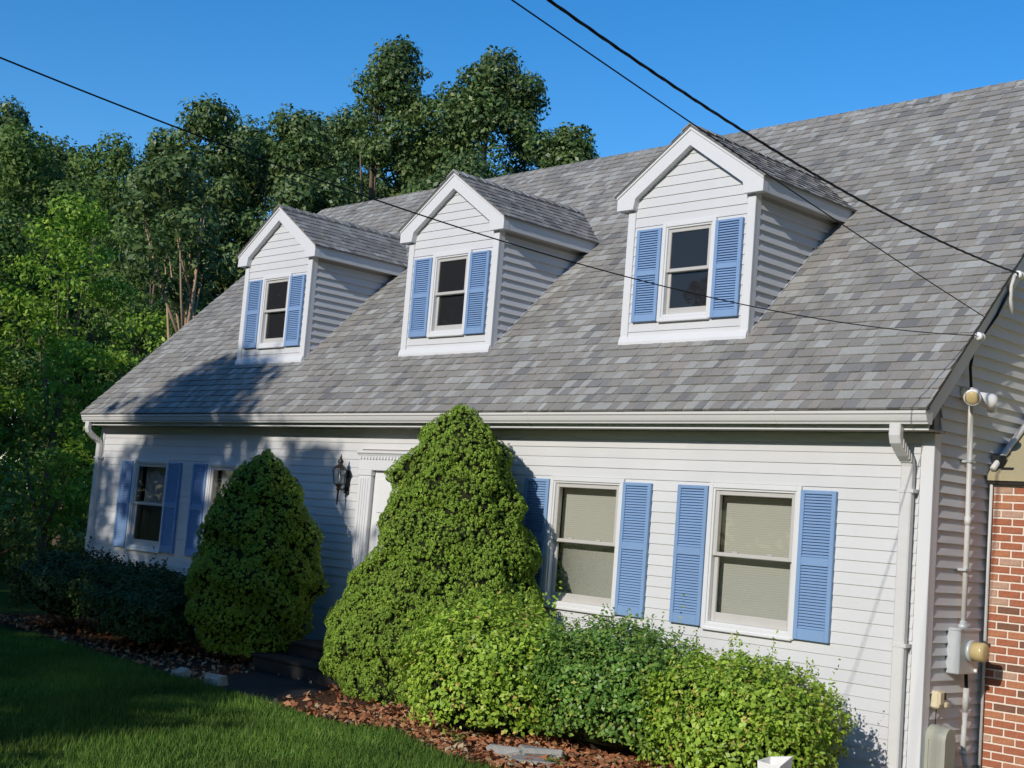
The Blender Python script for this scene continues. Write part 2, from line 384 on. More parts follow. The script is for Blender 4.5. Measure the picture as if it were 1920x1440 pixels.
def downspout(x, label=None):
    b = MB()
    P = [(-.285, 2.89), (-.29, 2.80), (-.275, 2.755), (-.17, 2.665), (-.085, 2.615), (-.066, 2.56), (-.066, .12), (-.10, .06), (-.28, .02)]
    w_, d_ = .052, .034
    V = []; F = []
    for i, (y, z) in enumerate(P):
        a = np.array(P[max(i-1, 0)]); c = np.array(P[min(i+1, len(P)-1)]); t = (c-a)/np.linalg.norm(c-a); nrm = np.array([-t[1], t[0]])
        for sx, sd in ((-1, -.7), (-.8, -1), (.8, -1), (1, -.7), (1, .7), (.8, 1), (-.8, 1), (-1, .7)):
            V.append((x+sx*w_, y+nrm[0]*sd*d_, z+nrm[1]*sd*d_))
    for i in range(len(P)-1):
        for k in range(8): F.append((i*8+k, i*8+(k+1) % 8, (i+1)*8+(k+1) % 8, (i+1)*8+k))
    F += [tuple(range(8)), tuple(range((len(P)-1)*8, len(P)*8))]
    o = b.add(V, F).build('downspout', M['gutter'], house)
    for z in (2.35, 1.1): part('strap', M['gutter'], lambda b: b.box((x-.075, -.104, z), (x+.075, -.018, z+.03)), o)
    for i in range(5):
        y = -.25+i*.033; zz = 2.735-i*.026
        part('elbow_crimp', M['gutter'], lambda b: b.box((x-.056, y-.004, zz-.036), (x+.056, y+.004, zz+.036)), o)
downspout(-.205); downspout(XL+.03)

# windows
def frame(b, x0, x1, z0, z1, t, y0, y1, tb=None, c=.004):
    tb = tb or t
    b.bbox((x0, y0, z0), (x0+t, y1, z1), c); b.bbox((x1-t, y0, z0), (x1, y1, z1), c)
    b.bbox((x0+t, y0+.0015, z1-t), (x1-t, y1-.0015, z1), c); b.bbox((x0+t, y0+.0015, z0), (x1-t, y1-.0015, z0+tb), c)
def window(cx, z0, z1, w_, y, kind):
    x0, x1 = cx-w_/2, cx+w_/2; b = MB()
    frame(b, x0, x1, z0, z1, .048, y-.034, y+.004); frame(b, x0+.046, x1-.046, z0+.046, z1-.046, .022, y-.022, y+.10)
    win = b.build('window', M['trim'], house)
    part('sill', M['trim'], lambda b: b.bbox((x0+.02, y-.047, z0-.012), (x1-.02, y-.006, z0+.014), .005), win)
    i0, i1, j0, j1 = x0+.068, x1-.068, z0+.068, z1-.068; mid = j0+(j1-j0)*.515
    s = .042 if w_ > .8 else .038
    up = part('sash', M['sash'], lambda b: frame(b, i0, i1, mid-.02, j1, s, y-.006, y+.022, .036), win)
    lo = part('sash', M['sash'], lambda b: frame(b, i0+.002, i1-.002, j0, mid+.016, s, y+.026, y+.054, .085 if w_ > .8 else .07), win)
    part('pane', M['glass'], lambda b: b.add([(i0+s, y+.008, mid), (i1-s, y+.008, mid), (i1-s, y+.008, j1-s), (i0+s, y+.008, j1-s)], [(0, 1, 2, 3)]), win)
    part('pane', M['glass'], lambda b: b.add([(i0+s, y+.040, j0+.06), (i1-s, y+.040, j0+.06), (i1-s, y+.040, mid), (i0+s, y+.040, mid)], [(0, 1, 2, 3)]), win)
    if w_ > .8:
        for q in (.28, .72): part('sash_lock', M['sash'], lambda b: b.bbox((i0+(i1-i0)*q-.03, y-.004, mid+.017), (i0+(i1-i0)*q+.03, y+.02, mid+.03), .004), win)
    if kind == 'blind':
        def cell(b):
            P = []; n = int((j1-j0)/.0105)
            for i in range(n+1):
                zz = j0+(j1-j0)*i/n
                P += [(y+.138-(0.0016 if i % 2 else 0), zz)]
            for p, q in zip(P[:-1], P[1:]): b.add([(i0-.02, *p), (i1+.02, *p), (i1+.02, *q), (i0-.02, *q)], [(0, 1, 2, 3)])
        part('cellular_shade', M['blind'], cell, win)
    else:
        for q0, q1, yy in ((j0+.05, mid, y+.045),)+(() if kind == 'half' else ((mid, j1-s, y+.012),)):
            part('insect_screen', M['screen'], lambda b: b.add([(i0+s, yy, q0), (i1-s, yy, q0), (i1-s, yy, q1), (i0+s, yy, q1)], [(0, 1, 2, 3)]), win)
    if kind == 'half':
        def cur(b):
            n = 60
            xs = np.linspace(i0, i1, n+1); ys = y+.16+.02*np.sin(np.arange(n+1)*1.1)
            for i in range(n): b.add([(xs[i], ys[i], j0), (xs[i+1], ys[i+1], j0), (xs[i+1], ys[i+1], j1), (xs[i], ys[i], j1)], [(0, 1, 2, 3)])
        part('net_curtain', M['lace'], cur, win)
    # dark room behind the opening
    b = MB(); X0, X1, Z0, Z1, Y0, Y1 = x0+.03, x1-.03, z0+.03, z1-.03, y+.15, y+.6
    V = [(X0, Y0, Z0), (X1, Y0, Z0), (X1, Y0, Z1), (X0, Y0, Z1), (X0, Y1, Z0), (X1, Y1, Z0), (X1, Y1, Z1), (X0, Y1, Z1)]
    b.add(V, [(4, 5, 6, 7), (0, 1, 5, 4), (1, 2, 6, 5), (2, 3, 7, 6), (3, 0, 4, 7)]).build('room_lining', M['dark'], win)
    return win
def shutter(x0, x1, z0, z1, y):
    b = MB(); w_ = x1-x0; h = z1-z0; st = .042; ya, yb = y-.048, y-.014
    za, zb, zc, zd = z1-.026*h, z0+.552*h, z0+.494*h, z0+.075*h
    b.bbox((x0, ya, z0), (x0+st, yb, z1), .004); b.bbox((x1-st, ya, z0), (x1, yb, z1), .004)
    for p, q in ((za, z1), (zc, zb), (z0, zd)): b.bbox((x0+st-.001, ya+.002, p), (x1-st+.001, yb-.002, q), .004)
    b.box((x0+.02, yb-.004, z0+.02), (x1-.02, yb-.001, z1-.02))
    s = b.build('shutter', M['shutter'], house)
    for lo, hi in ((zb, za), (zd, zc)):
        n = int(round((hi-lo)/.0262)); l = MB()
        for i in range(n):
            p = lo+(hi-lo)*i/n; q = lo+(hi-lo)*(i+1)/n
            l.add([(x0+st, ya+.006, p+.004), (x1-st, ya+.006, p+.004), (x1-st, yb-.008, q+.002), (x0+st, yb-.008, q+.002), (x0+st, ya+.016, p+.001), (x1-st, ya+.016, p+.001)], [(0, 1, 2, 3), (4, 5, 1, 0)])
        l.build('louvre_panel', M['shutter'], s)
for i, x in enumerate(WX):
    window(x, WB, WT, WW, 0, 'blind' if i > 1 else 'half')
    shutter(x-WW/2-SW, x-WW/2-.003, SB, ST, 0); shutter(x+WW/2+.003, x+WW/2+SW, SB, ST, 0)

# front door and its surround
ds = MB(); DXL, DXR = -7.50, -5.97
ds.bbox((DXL, -.06, .30), (DXL+.24, .0, 2.34), .006); ds.bbox((DXR-.24, -.06, .30), (DXR, .0, 2.34), .006)
for x in (DXL, DXR-.24):
    for j in range(4): ds.box((x+.04+j*.045, -.068, .55), (x+.065+j*.045, -.058, 2.25))
    ds.bbox((x-.012, -.075, .30), (x+.252, -.002, .50), .006); ds.bbox((x-.01, -.07, 2.28), (x+.25, -.002, 2.345), .006)
ds.bbox((DXL-.004, -.065, 2.345), (DXR+.004, .0, 2.52), .005)
surround = ds.build('door_surround', M['trim'], house)
part('cornice', M['trim'], lambda b: (b.prism([(0, 2.52), (-.068, 2.52), (-.08, 2.54), (-.095, 2.55), (-.095, 2.572), (0, 2.585)], 0, DXL-.03, DXR+.03)), surround)
for j in range(26): part('dentil', M['trim'], lambda b: b.box((DXL+.02+j*.058, -.082, 2.478), (DXL+.052+j*.058, -.063, 2.512)), surround)
dr = MB(); dr.bbox((-7.24, -.01, .36), (-6.29, .03, 2.36), .004)
door = dr.build('front_door', M['door'], house)
for x in (-7.15, -6.73):
    for z0, z1 in ((.5, 1.0), (1.1, 1.75), (1.85, 2.25)): part('door_panel', M['door'], lambda b: b.bbox((x, -.022, z0), (x+.36, -.008, z1), .012), door)
part('door_handle', M['bronze'], lambda b: b.lathe([(.012, -.06), (.03, -.055), (.03, -.03), (.012, -.02), (.012, -.005)], (-6.36, -.005, 1.35), 12, 'y'), door)

# ------------------------------------------------------------------ main roof
SQ = math.sqrt(.5)
def rp(x, s, h):            # x along the eave, s up the slope from the drip edge, h above the deck
    return (x, YG-.012+s*SQ-h*SQ, ZG+.004+s*SQ+h*SQ)
SMAX = (YRID-YG+.012)/SQ
dh = [(c-HW+.05, c+HW-.05, (YD+.09-YG)/SQ, (2.0-YG)/SQ) for c in DX]
rd = MB()
for a, b_, c, d in cells([RX0, RX1], [0, SMAX], dh):
    V = [rp(a, c, 0), rp(b_, c, 0), rp(b_, d, 0), rp(a, d, 0), rp(a, c, -.03), rp(b_, c, -.03), rp(b_, d, -.03), rp(a, d, -.03)]
    rd.add(V, [(0, 1, 2, 3), (7, 6, 5, 4), (0, 4, 5, 1), (1, 5, 6, 2), (2, 6, 7, 3), (3, 7, 4, 0)])
rd.add([(RX0, YRID, ZRID), (RX1, YRID, ZRID), (RX1, YB+.36, ZG), (RX0, YB+.36, ZG)], [(0, 1, 2, 3)])
roof = rd.build('roof', SHM[4], house)
EXP = .127
tabs = []
ncr = int(SMAX/EXP)+1
for k in range(ncr):
    s0 = k*EXP; x = RX0-.01-rng.uniform(0, .3); s1 = min(s0+EXP+.012, SMAX)
    high = rng.random() < .5
    while x < RX1+.005:
        wd = rng.choice([.06, .08, .097, .115, .137, .165, .205], p=[.08, .15, .2, .22, .17, .11, .07])
        a, b_ = max(x, RX0-.012), min(x+wd, RX1+.008); x += wd; high = not high
        if b_-a < .02: continue
        cx, cy = (a+b_)/2, YG+(s0+.07)*SQ
        if any(abs(cx-c) < HW-.06 and YD+.08 < cy < 1.98 for c in DX): continue
        mi = rng.choice(9, p=SHW)
        if high and mi in (4, 7) and rng.random() < .6: mi = 3
        tabs.append((a, b_, s0-(.003 if high else -.004)+rng.uniform(-.002, .002), s1, (.017 if high else .010)+rng.uniform(0, .002), mi))
def tabgeo(a, b_, s0, s1, t):
    return [rp(a, s0, t), rp(b_, s0, t), rp(b_, s1, .0015), rp(a, s1, .0015), rp(a, s0, -.0005), rp(b_, s0, -.0005)], [(0, 1, 2, 3), (4, 5, 1, 0), (0, 3, 4), (1, 5, 2)]
def area(t):
    P = Vector(rp((t[0]+t[1])/2, t[2]+.07, 0)); d = P-CAM; f = d.dot(fwd)
    vis = abs(d.dot(r2)/f)*FPX < 955 and abs(d.dot(u2)/f)*FPX < 715
    # skip the ones a dormer hides
    return (t[1]-t[0])*EXP/f**2 if vis else 0
order = sorted(range(len(tabs)), key=lambda i: -area(tabs[i])); top = set(order[:300])
field = MB()
for i, t in enumerate(tabs):
    V, F = tabgeo(*t[:5])
    if i in top: MB().add(V, F).build('shingle', SHM[t[5]], roof)
    else: field.cur = t[5]; field.add(V, F)
tag(field.build('shingle_courses', SHM, roof), kind='stuff')
x = RX0-.01
while x < RX1:
    b = MB(); x1 = min(x+.15, RX1+.012); h0, h1 = .022, .012
    for sgn in (-1, 1):
        V = [(x, YRID, ZRID+h1+.012), (x1+.02, YRID, ZRID+h0+.012), (x1+.02, YRID+sgn*.14, ZRID-.14+h0+.004), (x, YRID+sgn*.14, ZRID-.14+h1+.004), (x1+.02, YRID, ZRID-.01), (x1+.02, YRID+sgn*.14, ZRID-.16), (x, YRID+sgn*.14, ZRID-.16)]
        b.add(V, [(0, 1, 2, 3), (1, 4, 5, 2), (3, 2, 5, 6)])
    b.build('ridge_cap', SHM[int(rng.choice(9, p=SHW))], roof); x += .15
for xa, xb in ((RX1-.052, RX1-.030), (RX0+.030, RX0+.052)):
    b = MB(); b.prism([(YG+.10, ROOF(YG+.10)-.05), (YRID, ZRID-.06), (YRID, ZRID-.245), (YG+.10, ROOF(YG+.10)-.235)], 0, xa, xb); b.build('rake_board', M['trim'], house)
for xa, xb in ((XR+.018, RX1-.052), (RX0+.052, XL-.018)):
    b = MB(); b.prism([(YG+.12, ROOF(YG+.12)-.205), (YRID, ZRID-.215), (YRID, ZRID-.225), (YG+.12, ROOF(YG+.12)-.215)], 0, xa, xb); b.build('rake_soffit', M['soffit'], house)

# ------------------------------------------------------------------ dormers
SLD = (ZDP-ZET)/HE
YDR = lambda z: z-ZG+YG           # where the main roof reaches height z
def dormer(c):
    hw = HW; b = MB()
    wh = (c-.345+.04, c+.345-.04, 4.03+.03, 5.05-.03)
    for x0, x1, z0, z1 in cells([c-hw+.02, c+hw-.02], [ZDB-.05, 5.30], [wh]): b.box((x0, YD+.002, z0), (x1, YD+.08, z1))
    b.prism([(c-hw+.02, 5.30), (c+hw-.02, 5.30), (c+.14, 5.86), (c-.14, 5.86)], 1, YD+.002, YD+.08)
    for sg in (-1, 1):
        xa, xb = sorted((c+sg*hw, c+sg*(hw-.08)))
        b.prism([(YD+.03, ZDB-.1), (YDR(5.24)+.1, 5.24), (YD+.03, 5.24)], 0, xa, xb)
    d = b.build('dormer', M['wall'], house)
    z = ZDB+.01; hz = (c-.345, c+.345, 4.022, 5.05)
    kz = ZDB+.01
    while kz < 5.84:
        z1 = kz+C; hb = lambda t: min(hw-.07, (5.93-t)/SLD); s = MB()
        zc = sorted({kz, z1} | {t for t in hz[2:] if kz+.002 < t < z1-.002})
        for za, zb in zip(zc[:-1], zc[1:]):
            zt = zb+(.004 if zb == z1 else 0); da, dt = dep(za, kz), dep(zt, kz)
            cut = hz[2] < (za+zb)/2 < hz[3]
            for sg in ((-1, 1) if cut else (0,)):
                if sg: p0, p1, q0, q1 = (hz[1], c+hb(za), hz[1], c+hb(zt)) if sg > 0 else (c-hb(za), hz[0], c-hb(zt), hz[0])
                else: p0, p1, q0, q1 = c-hb(za), c+hb(za), c-hb(zt), c+hb(zt)
                s = MB(); s.add([(p0, YD-da, za), (p1, YD-da, za), (q1, YD-dt, zt), (q0, YD-dt, zt), (p0, YD, za), (p1, YD, za)], [(0, 1, 2, 3), (4, 5, 1, 0), (0, 3, 4), (1, 5, 2)])
                s.build('siding_board', M['siding'], d)
        kz = z1
    for sg in (1, -1):
        kz = ZDB+.06
        while kz < 5.19:
            z1 = min(kz+C, 5.24); s = MB(); e0, e1 = YDR(kz)-.004, YDR(z1)-.004; X = c+sg*hw
            if sg < 0 and kz > 5.2: break
            s.add([(X+sg*LIP, YD+.06, kz), (X+sg*LIP, max(e0, YD+.07), kz), (X+sg*.003, e1, z1), (X+sg*.003, YD+.06, z1), (X, YD+.06, kz), (X, max(e0, YD+.07), kz)], [(0, 1, 2, 3), (4, 5, 1, 0)])
            s.build('siding_board', M['siding'], d); kz = z1
    for sg in (-1, 1):
        s = MB(); xa, xb = sorted((c+sg*(hw+.022), c+sg*(hw-.075)))
        s.bbox((xa, YD-.027, ZDB-.035), (xb, YD+.003, ZEB+.01), .004)
        xa, xb = sorted((c+sg*(hw+.0205), c+sg*(hw-.004)))
        s.prism([(YD-.02, ZDB-.03), (YD+.07, ZDB+.065), (YD+.07, ZEB+.01), (YD-.02, ZEB+.01)], 0, xa, xb)
        s.build('corner_board', M['trim'], d)
    part('base_board', M['trim'], lambda b: b.bbox((c-hw+.07, YD-.026, ZDB-.02), (c+hw-.07, YD-.001, ZDB+.035), .003), d)
    part('apron', M['trim'], lambda b: b.prism([(YD-.05, ROOF(YD-.05)+.02), (YD-.01, ROOF(YD-.01)+.02), (YD-.01, ROOF(YD)+.062), (YD-.036, ROOF(YD)+.058), (YD-.052, ROOF(YD-.05)+.052)], 0, c-hw-.02, c+hw+.02), d)
    # barge board with boxed returns
    for sg in (-1, 1):
        s = MB(); P = [(0, ZDP-.006), (HE, ZET-.006), (HE, ZEB), (.715, ZEB), (.690, 5.345), (0, 5.345+.69*SLD*1.02)]
        s.prism([(c+sg*p[0], p[1]) for p in P], 1, YBG, YD+.0)
        P2 = [(0, ZDP-.003), (HE+.006, ZET-.003), (HE+.006, ZET-.04), (0, ZDP-.042)]
        s.prism([(c+sg*p[0], p[1]) for p in P2], 1, YBG-.012, YBG+.02)
        s.build('barge_board', M['trim'], d)
        xa, xb = sorted((c+sg*(HE-.002), c+sg*(HE-.022)))
        part('fascia_board', M['trim'], lambda b: b.prism([(YD+.0, ZEB), (YDR(ZEB)+.02, ZEB), (YDR(ZET)+.02, ZET-.008), (YD+.0, ZET-.008)], 0, xa, xb), d)
        xa, xb = sorted((c+sg*(HE-.022), c+sg*(hw-.01)))
        part('soffit', M['soffit'], lambda b: b.prism([(YD+.0, ZEB+.006), (YDR(ZEB)+.05, ZEB+.006), (YDR(ZEB)+.05, ZEB+.016), (YD+.0, ZEB+.016)], 0, xa, xb), d)
    # roof with its own shingles
    HX = HE+.028; L = HX*math.hypot(1, SLD); ct, sn = 1/math.hypot(1, SLD), SLD/math.hypot(1, SLD)
    zt0 = ZDP+.004
    for sg in (-1, 1):
        def dp(y, s, h):    # s measured up from the eave
            u = HX-s*ct; return (c+sg*(u+h*sn), y, zt0-u*SLD+h*ct)
        s = MB(); ya = YBG-.022; ye = YDR(zt0-HX*SLD)+.03; yp = YDR(zt0)+.03
        V = [dp(ya, 0, 0), dp(ye, 0, 0), dp(yp, L, 0), dp(ya, L, 0), dp(ya, 0, -.012), dp(ye, 0, -.012), dp(yp, L, -.012), dp(ya, L, -.012)]
        s.cur = 4; s.add(V, [(0, 1, 2, 3), (7, 6, 5, 4), (0, 4, 5, 1), (3, 7, 4, 0), (2, 6, 7, 3), (1, 5, 6, 2)])
        for k in range(int(L/EXP)+1):
            s0 = k*EXP; s1 = min(s0+EXP+.01, L); y = ya-.01-rng.uniform(0, .2); ymax = YDR(zt0-HX*SLD+s0*sn)+.06; high = True
            while y < ymax:
                wd = rng.choice([.08, .11, .14, .18, .22]); p, q = max(y, ya-.008), min(y+wd, ymax); y += wd; high = not high
                if q-p < .02: continue
                t = .013 if high else .008; s.cur = int(rng.choice(9, p=SHW))
                s.add([dp(p, s0, t), dp(q, s0, t), dp(q, s1, .0015), dp(p, s1, .0015), dp(p, s0, 0), dp(q, s0, 0)], [(0, 1, 2, 3), (4, 5, 1, 0), (0, 3, 4), (1, 5, 2)])
        tag(s.build('shingle_courses', SHM, d), kind='stuff')
    y = YBG-.03
    while y < YDR(zt0)-.02:
        s = MB()
        for sg in (-1, 1):
            s.add([(c, y, zt0+.026), (c, y+.17, zt0+.014), (c+sg*.11, y+.17, zt0+.016-.11*SLD), (c+sg*.11, y, zt0+.026-.11*SLD), (c, y, zt0), (c+sg*.11, y, zt0+.01-.11*SLD)], [(0, 1, 2, 3), (4, 0, 3, 5)])
        s.build('ridge_cap', SHM[int(rng.choice(9, p=SHW))], d); y += .15
    # step flashing down both cheeks
    for sg in (-1, 1):
        xa, xb = sorted((c+sg*(hw+.001), c+sg*(hw+.030)))
        part('flashing', M['flash'], lambda b: b.prism([(YD+.05, ZDB+.05), (YDR(5.2), 5.2), (YDR(5.2)-.026, 5.216), (YD+.035, ZDB+.075)], 0, xa, xb), d)
    window(c+.01, 4.022, 5.05, .69, YD, 'full')
    shutter(c-.345-.322, c-.345+.008, 4.027, 5.003, YD); shutter(c+.355+.003, c+.355+.335, 4.02, 5.003, YD)
for c in DX: dormer(c)

# ------------------------------------------------------------------ brick wing
wing = thing('brick_wing', (2.8, 3, 0), 'red brick wing with tan roof joined to the gable end of the house', 'building wing')
WYF = .95
wb = MB(); wb.box((.012, WYF+.003, 0), (5.5, WYF+.15, 2.50)); wb.box((5.35, WYF+.15, 0), (5.5, 5.5, 2.50)); bw = wb.build('wall', M['mortar'], wing)
bl, bh, jt = .1895, .0540, .0134
bmesh_cache = {}
rest = MB()
for r in range(37):
    z = .004+r*(bh+jt); x = .016-(r % 2)*(bl+jt)/2
    while x < 5.5:
        a, b_ = max(x, .016), min(x+bl, 5.5); x += bl+jt
        if b_-a < .03: continue
        L_ = round(b_-a, 3); mi = int(rng.choice(4, p=[.46, .24, .13, .17]))
        if a < .72:
            key = (L_, mi)
            if key not in bmesh_cache: bmesh_cache[key] = MB().bbox((0, -.004, 0), (L_, .05, bh), .004).mesh('brick', BRM[mi])
            o = link('brick', bmesh_cache[key], bw, (a, WYF+rng.uniform(-.002, .0015), z))
        else: rest.cur = mi; rest.box((a, WYF-.003, z), (b_, WYF+.05, z+bh))
tag(rest.build('brick_courses', BRM, bw), kind='stuff')
wr = MB(); e0, e1 = (WYF-.06, 2.585), (4.2, 2.585+(4.2-WYF+.06)*.76)
wr.prism([e0, e1, (4.2, e1[1]-.05), (WYF-.06, 2.535)], 0, -.005, 5.6)
wr.prism([e1, (7.2, e0[1]), (7.2, e0[1]-.05), (4.2, e1[1]-.05)], 0, -.005, 5.6)
wroof = wr.build('roof', M['tan'], wing)
part('fascia_board', M['bronze'], lambda b: b.box((.006, WYF-.045, 2.503), (5.55, WYF-.025, 2.534)), wing)
part('edge_trim', M['pvc'], lambda b: b.tube([(.03, WYF-.03, 2.50), (.03, WYF-.03, 0)], .014, 8), wing, True)
# white pipe down the roof joint
pp = tag(MB().tube([(.045, .90, 2.635), (.045, 1.02, 2.722), (.045, 2.6, 3.93)], .028, 10).build('drain_pipe', M['pvc'], None, True), 'white plastic pipe lying on the tan roof against the gable siding', 'pipe')
part('clamp', M['black'], lambda b: (b.bbox((-.008, .965, 2.615), (.10, 1.03, 2.76), .006), b.bbox((.09, .95, 2.60), (.20, 1.01, 2.655), .006)), pp)

# ------------------------------------------------------------------ things on the gable wall
GX = XR+LIP
mt = thing('electric_meter', (GX, .52, .91), 'grey metal electric meter box with round glass on the gable wall', 'electric meter')
mbox = part('meter_box', M['steel'], lambda b: (b.bbox((GX-.02, .35, .91), (.10, .68, 1.275), .008), b.bbox((.0, .343, 1.262), (.108, .687, 1.283), .004)), mt)
part('meter_ring', M['steel'], lambda b: b.lathe([(.088, .0), (.092, .012), (.092, .03), (.082, .034)], (.10, .525, 1.10), 24, 'x'), mt, True)
part('meter_glass', M['amber'], lambda b: b.lathe([(.08, .0), (.08, .085), (.072, .105), (.05, .112), (.003, .114)], (.131, .525, 1.10), 24, 'x'), mt, True)
part('conduit_hub', M['steel'], lambda b: b.lathe([(.042, 0), (.042, .03), (.03, .034), (.03, .06)], (.045, .50, 1.28), 14, 'z'), mt, True)
part('seal', M['porcelain'], lambda b: b.bbox((.10, .60, .925), (.125, .625, .955), .005), mt)
cd = thing('service_conduit', (.045, .50, 1.33), 'pale vertical conduit running up the gable wall above the meter', 'conduit')
part('pipe', M['pvc'], lambda b: b.tube([(.045, .50, 1.335), (.045, .497, 2.2), (.043, .47, 3.02), (.04, .465, 3.28)], .0235, 10), cd, True)
part('coupling', M['pvc'], lambda b: b.lathe([(.028, 0), (.028, .07)], (.045, .4975, 2.13), 12, 'z'), cd, True)
part('cable', M['black'], lambda b: b.tube([(.04, .465, 3.27), (.035, .44, 3.45), (.05, .46, 3.62), (.07, .8, 3.95), (.085, 1.04, 4.26)], .013, 8), cd, True)
for z in (1.75, 2.65): part('strap', M['steel'], lambda b: b.box((GX-.012, .45, z), (.073, .54, z+.02)), cd)
lc = thing('lower_conduit', (.05, .62, 0), 'pale jointed conduit below the electric meter with elbow at the ground', 'conduit')
part('pipe', M['pvc'], lambda b: b.tube([(.045, .60, .79), (.045, .595, .60)], .026, 10), lc, True)
part('pipe', M['pvc'], lambda b: b.tube([(.045, .595, .59), (.045, .585, .34), (.045, .60, .27)], .022, 10), lc, True)
part('coupling', M['pvc'], lambda b: b.lathe([(.032, 0), (.032, .03)], (.045, .60, .25), 12, 'z'), lc, True)
part('elbow', M['pvc'], lambda b: b.tube([(.045, .60, .27), (.055, .62, .18), (.07, .66, .09), (.08, .69, -.02)], .026, 10), lc, True)
part('cable', M['black'], lambda b: b.tube([(.045, .58, .92), (.045, .60, .78)], .016, 8), lc, True)
pb = thing('phone_box', (GX, .2, .62), 'small cream plastic telephone junction box on the gable wall', 'junction box')
part('case', M['cream'], lambda b: b.bbox((GX-.02, .125, .635), (.055, .262, .775), .014), pb)
part('lid', M['cream'], lambda b: b.bbox((.05, .135, .665), (.066, .20, .768), .006), pb)
part('latch', M['cream'], lambda b: b.bbox((.05, .205, .645), (.085, .258, .69), .008), pb)
part('port', M['bronze'], lambda b: b.box((.05, .208, .705), (.0585, .245, .762)), pb)
part('cable', M['black'], lambda b: b.tube([(.01, .18, .64), (.005, .185, .55), (.01, .17, .45)], .004, 6), pb)
ut = thing('utility_cover', (.05, .15, 0), 'sage green round-topped plastic utility cover low on the gable wall', 'utility cover')
def uc(b):
    P = []
    for i in range(13):
        a = math.pi*i/12; P.append((.15-.105*math.cos(a), .405+.105*math.sin(a)))
    P = [(.045, -.02)]+P+[(.255, -.02)]
    b.prism(P, 0, GX-.015, .10)
    P2 = [(.15+(p[0]-.15)*.8, p[1]*.97-.002) for p in P]; n = len(P)
    b.add([(.10, *p) for p in P]+[(.16, *p) for p in P2], [(i, (i+1) % n, n+(i+1) % n, n+i) for i in range(n)]+[tuple(range(n, 2*n))])
part('shell', M['sage'], uc, ut)
part('seam', M['sage'], lambda b: b.box((.02, .038, -.02), (.03, .046, .40)), ut)
fl = thing('flood_light', (GX, .44, 3.18), 'cream twin floodlight with motion sensor under the rake of the roof', 'light fixture')
part('base', M['cream'], lambda b: b.lathe([(.055, 0), (.055, .018), (.04, .03)], (GX-.01, .42, 3.22), 16, 'x'), fl, True)
part('arm', M['porcelain'], lambda b: b.tube([(.02, .42, 3.22), (.07, .42, 3.23), (.09, .40, 3.25)], .018, 8), fl, True)
def lamp(b, c, d):
    c = Vector(c); d = Vector(d).normalized(); b.tube([c-d*.11, c-d*.09, c-d*.045, c+d*.045, c+d*.08, c+d*.086], [.018, .044, .052, .068, .072, .062], 14)
lh1 = part('lamp_head', M['porcelain'], lambda b: lamp(b, (.11, .37, 3.20), (.35, -.9, -.35)), fl, True)
part('lens', M['amber'], lambda b: b.tube([Vector((.11, .37, 3.20))+Vector((.35, -.9, -.35)).normalized()*t for t in (.084, .096)], [.06, .045], 14), lh1, True)
part('lamp_head', M['porcelain'], lambda b: lamp(b, (.12, .54, 3.19), (.5, .8, -.2)), fl, True)
part('motion_sensor', M['porcelain'], lambda b: (b.bbox((.10, .62, 3.09), (.17, .70, 3.15), .015), b.tube([(.05, .44, 3.20), (.12, .64, 3.13)], .016, 8)), fl)
def insulator(loc, label):
    t = thing('insulator', loc, label, 'insulator')
    part('spool', M['porcelain'], lambda b: b.lathe([(.018, -.04), (.035, -.034), (.035, -.012), (.022, 0), (.035, .012), (.035, .034), (.018, .04)], (loc[0]+.03, loc[1], loc[2]), 14, 'y'), t, True)
    part('bracket', M['steel'], lambda b: (b.box((RX1-.02, loc[1]-.012, loc[2]-.012), (loc[0]+.03, loc[1]+.012, loc[2]+.012)), b.tube([(loc[0]+.03, loc[1]-.05, loc[2]), (loc[0]+.03, loc[1]+.05, loc[2])], .008, 6)), t)
    return t
insulator((.10, .40, 3.70), 'white porcelain insulator low on the roof rake above the floodlight')
insulator((.10, 1.07, 4.35), 'white porcelain insulator higher up the rake holding the thick twisted cable')
part_c = tag(MB().tube([(.11, 1.02, 4.34), (.10, .985, 4.24), (.095, .99, 4.12), (.10, 1.03, 4.0)], .017, 8).build('drip_loop', M['pvc'], None, True), 'short pale loop of cable hanging below the upper insulator', 'cable')
lt = thing('wall_lantern', (-7.74, -.08, 2.0), 'dark bronze carriage lantern with glass panes beside the front door', 'wall lantern')
LX, LY = -7.75, -.155
part('back_plate', M['bronze'], lambda b: b.bbox((LX-.035, -.035, 2.04), (LX+.035, -.012, 2.34), .008), lt)
part('arm', M['bronze'], lambda b: b.tube([(LX, -.03, 2.12), (LX, -.10, 2.09), (LX, LY, 2.13)], .011, 8), lt, True)
part('arm', M['bronze'], lambda b: b.tube([(LX, -.03, 2.28), (LX, -.08, 2.36), (LX, LY, 2.40)], .008, 8), lt, True)
def cage(b):
    for sx in (-1, 1):
        for sy in (-1, 1): b.tube([(LX+sx*.042, LY+sy*.042, 2.16), (LX+sx*.062, LY+sy*.062, 2.33)], .006, 6)
    b.lathe([(.065, 2.15-2.16), (.065, .0), (.03, -.03), (.02, -.05), (.035, -.065), (.014, -.085), (.012, -.20), (.004, -.26)], (LX, LY, 2.16), 8, 'z')
    b.lathe([(.095, 0), (.09, .012), (.05, .05), (.03, .06), (.03, .085), (.04, .095), (.03, .12), (.012, .135), (.016, .15), (.003, .19)], (LX, LY, 2.33), 10, 'z')
part('cage', M['bronze'], cage, lt)
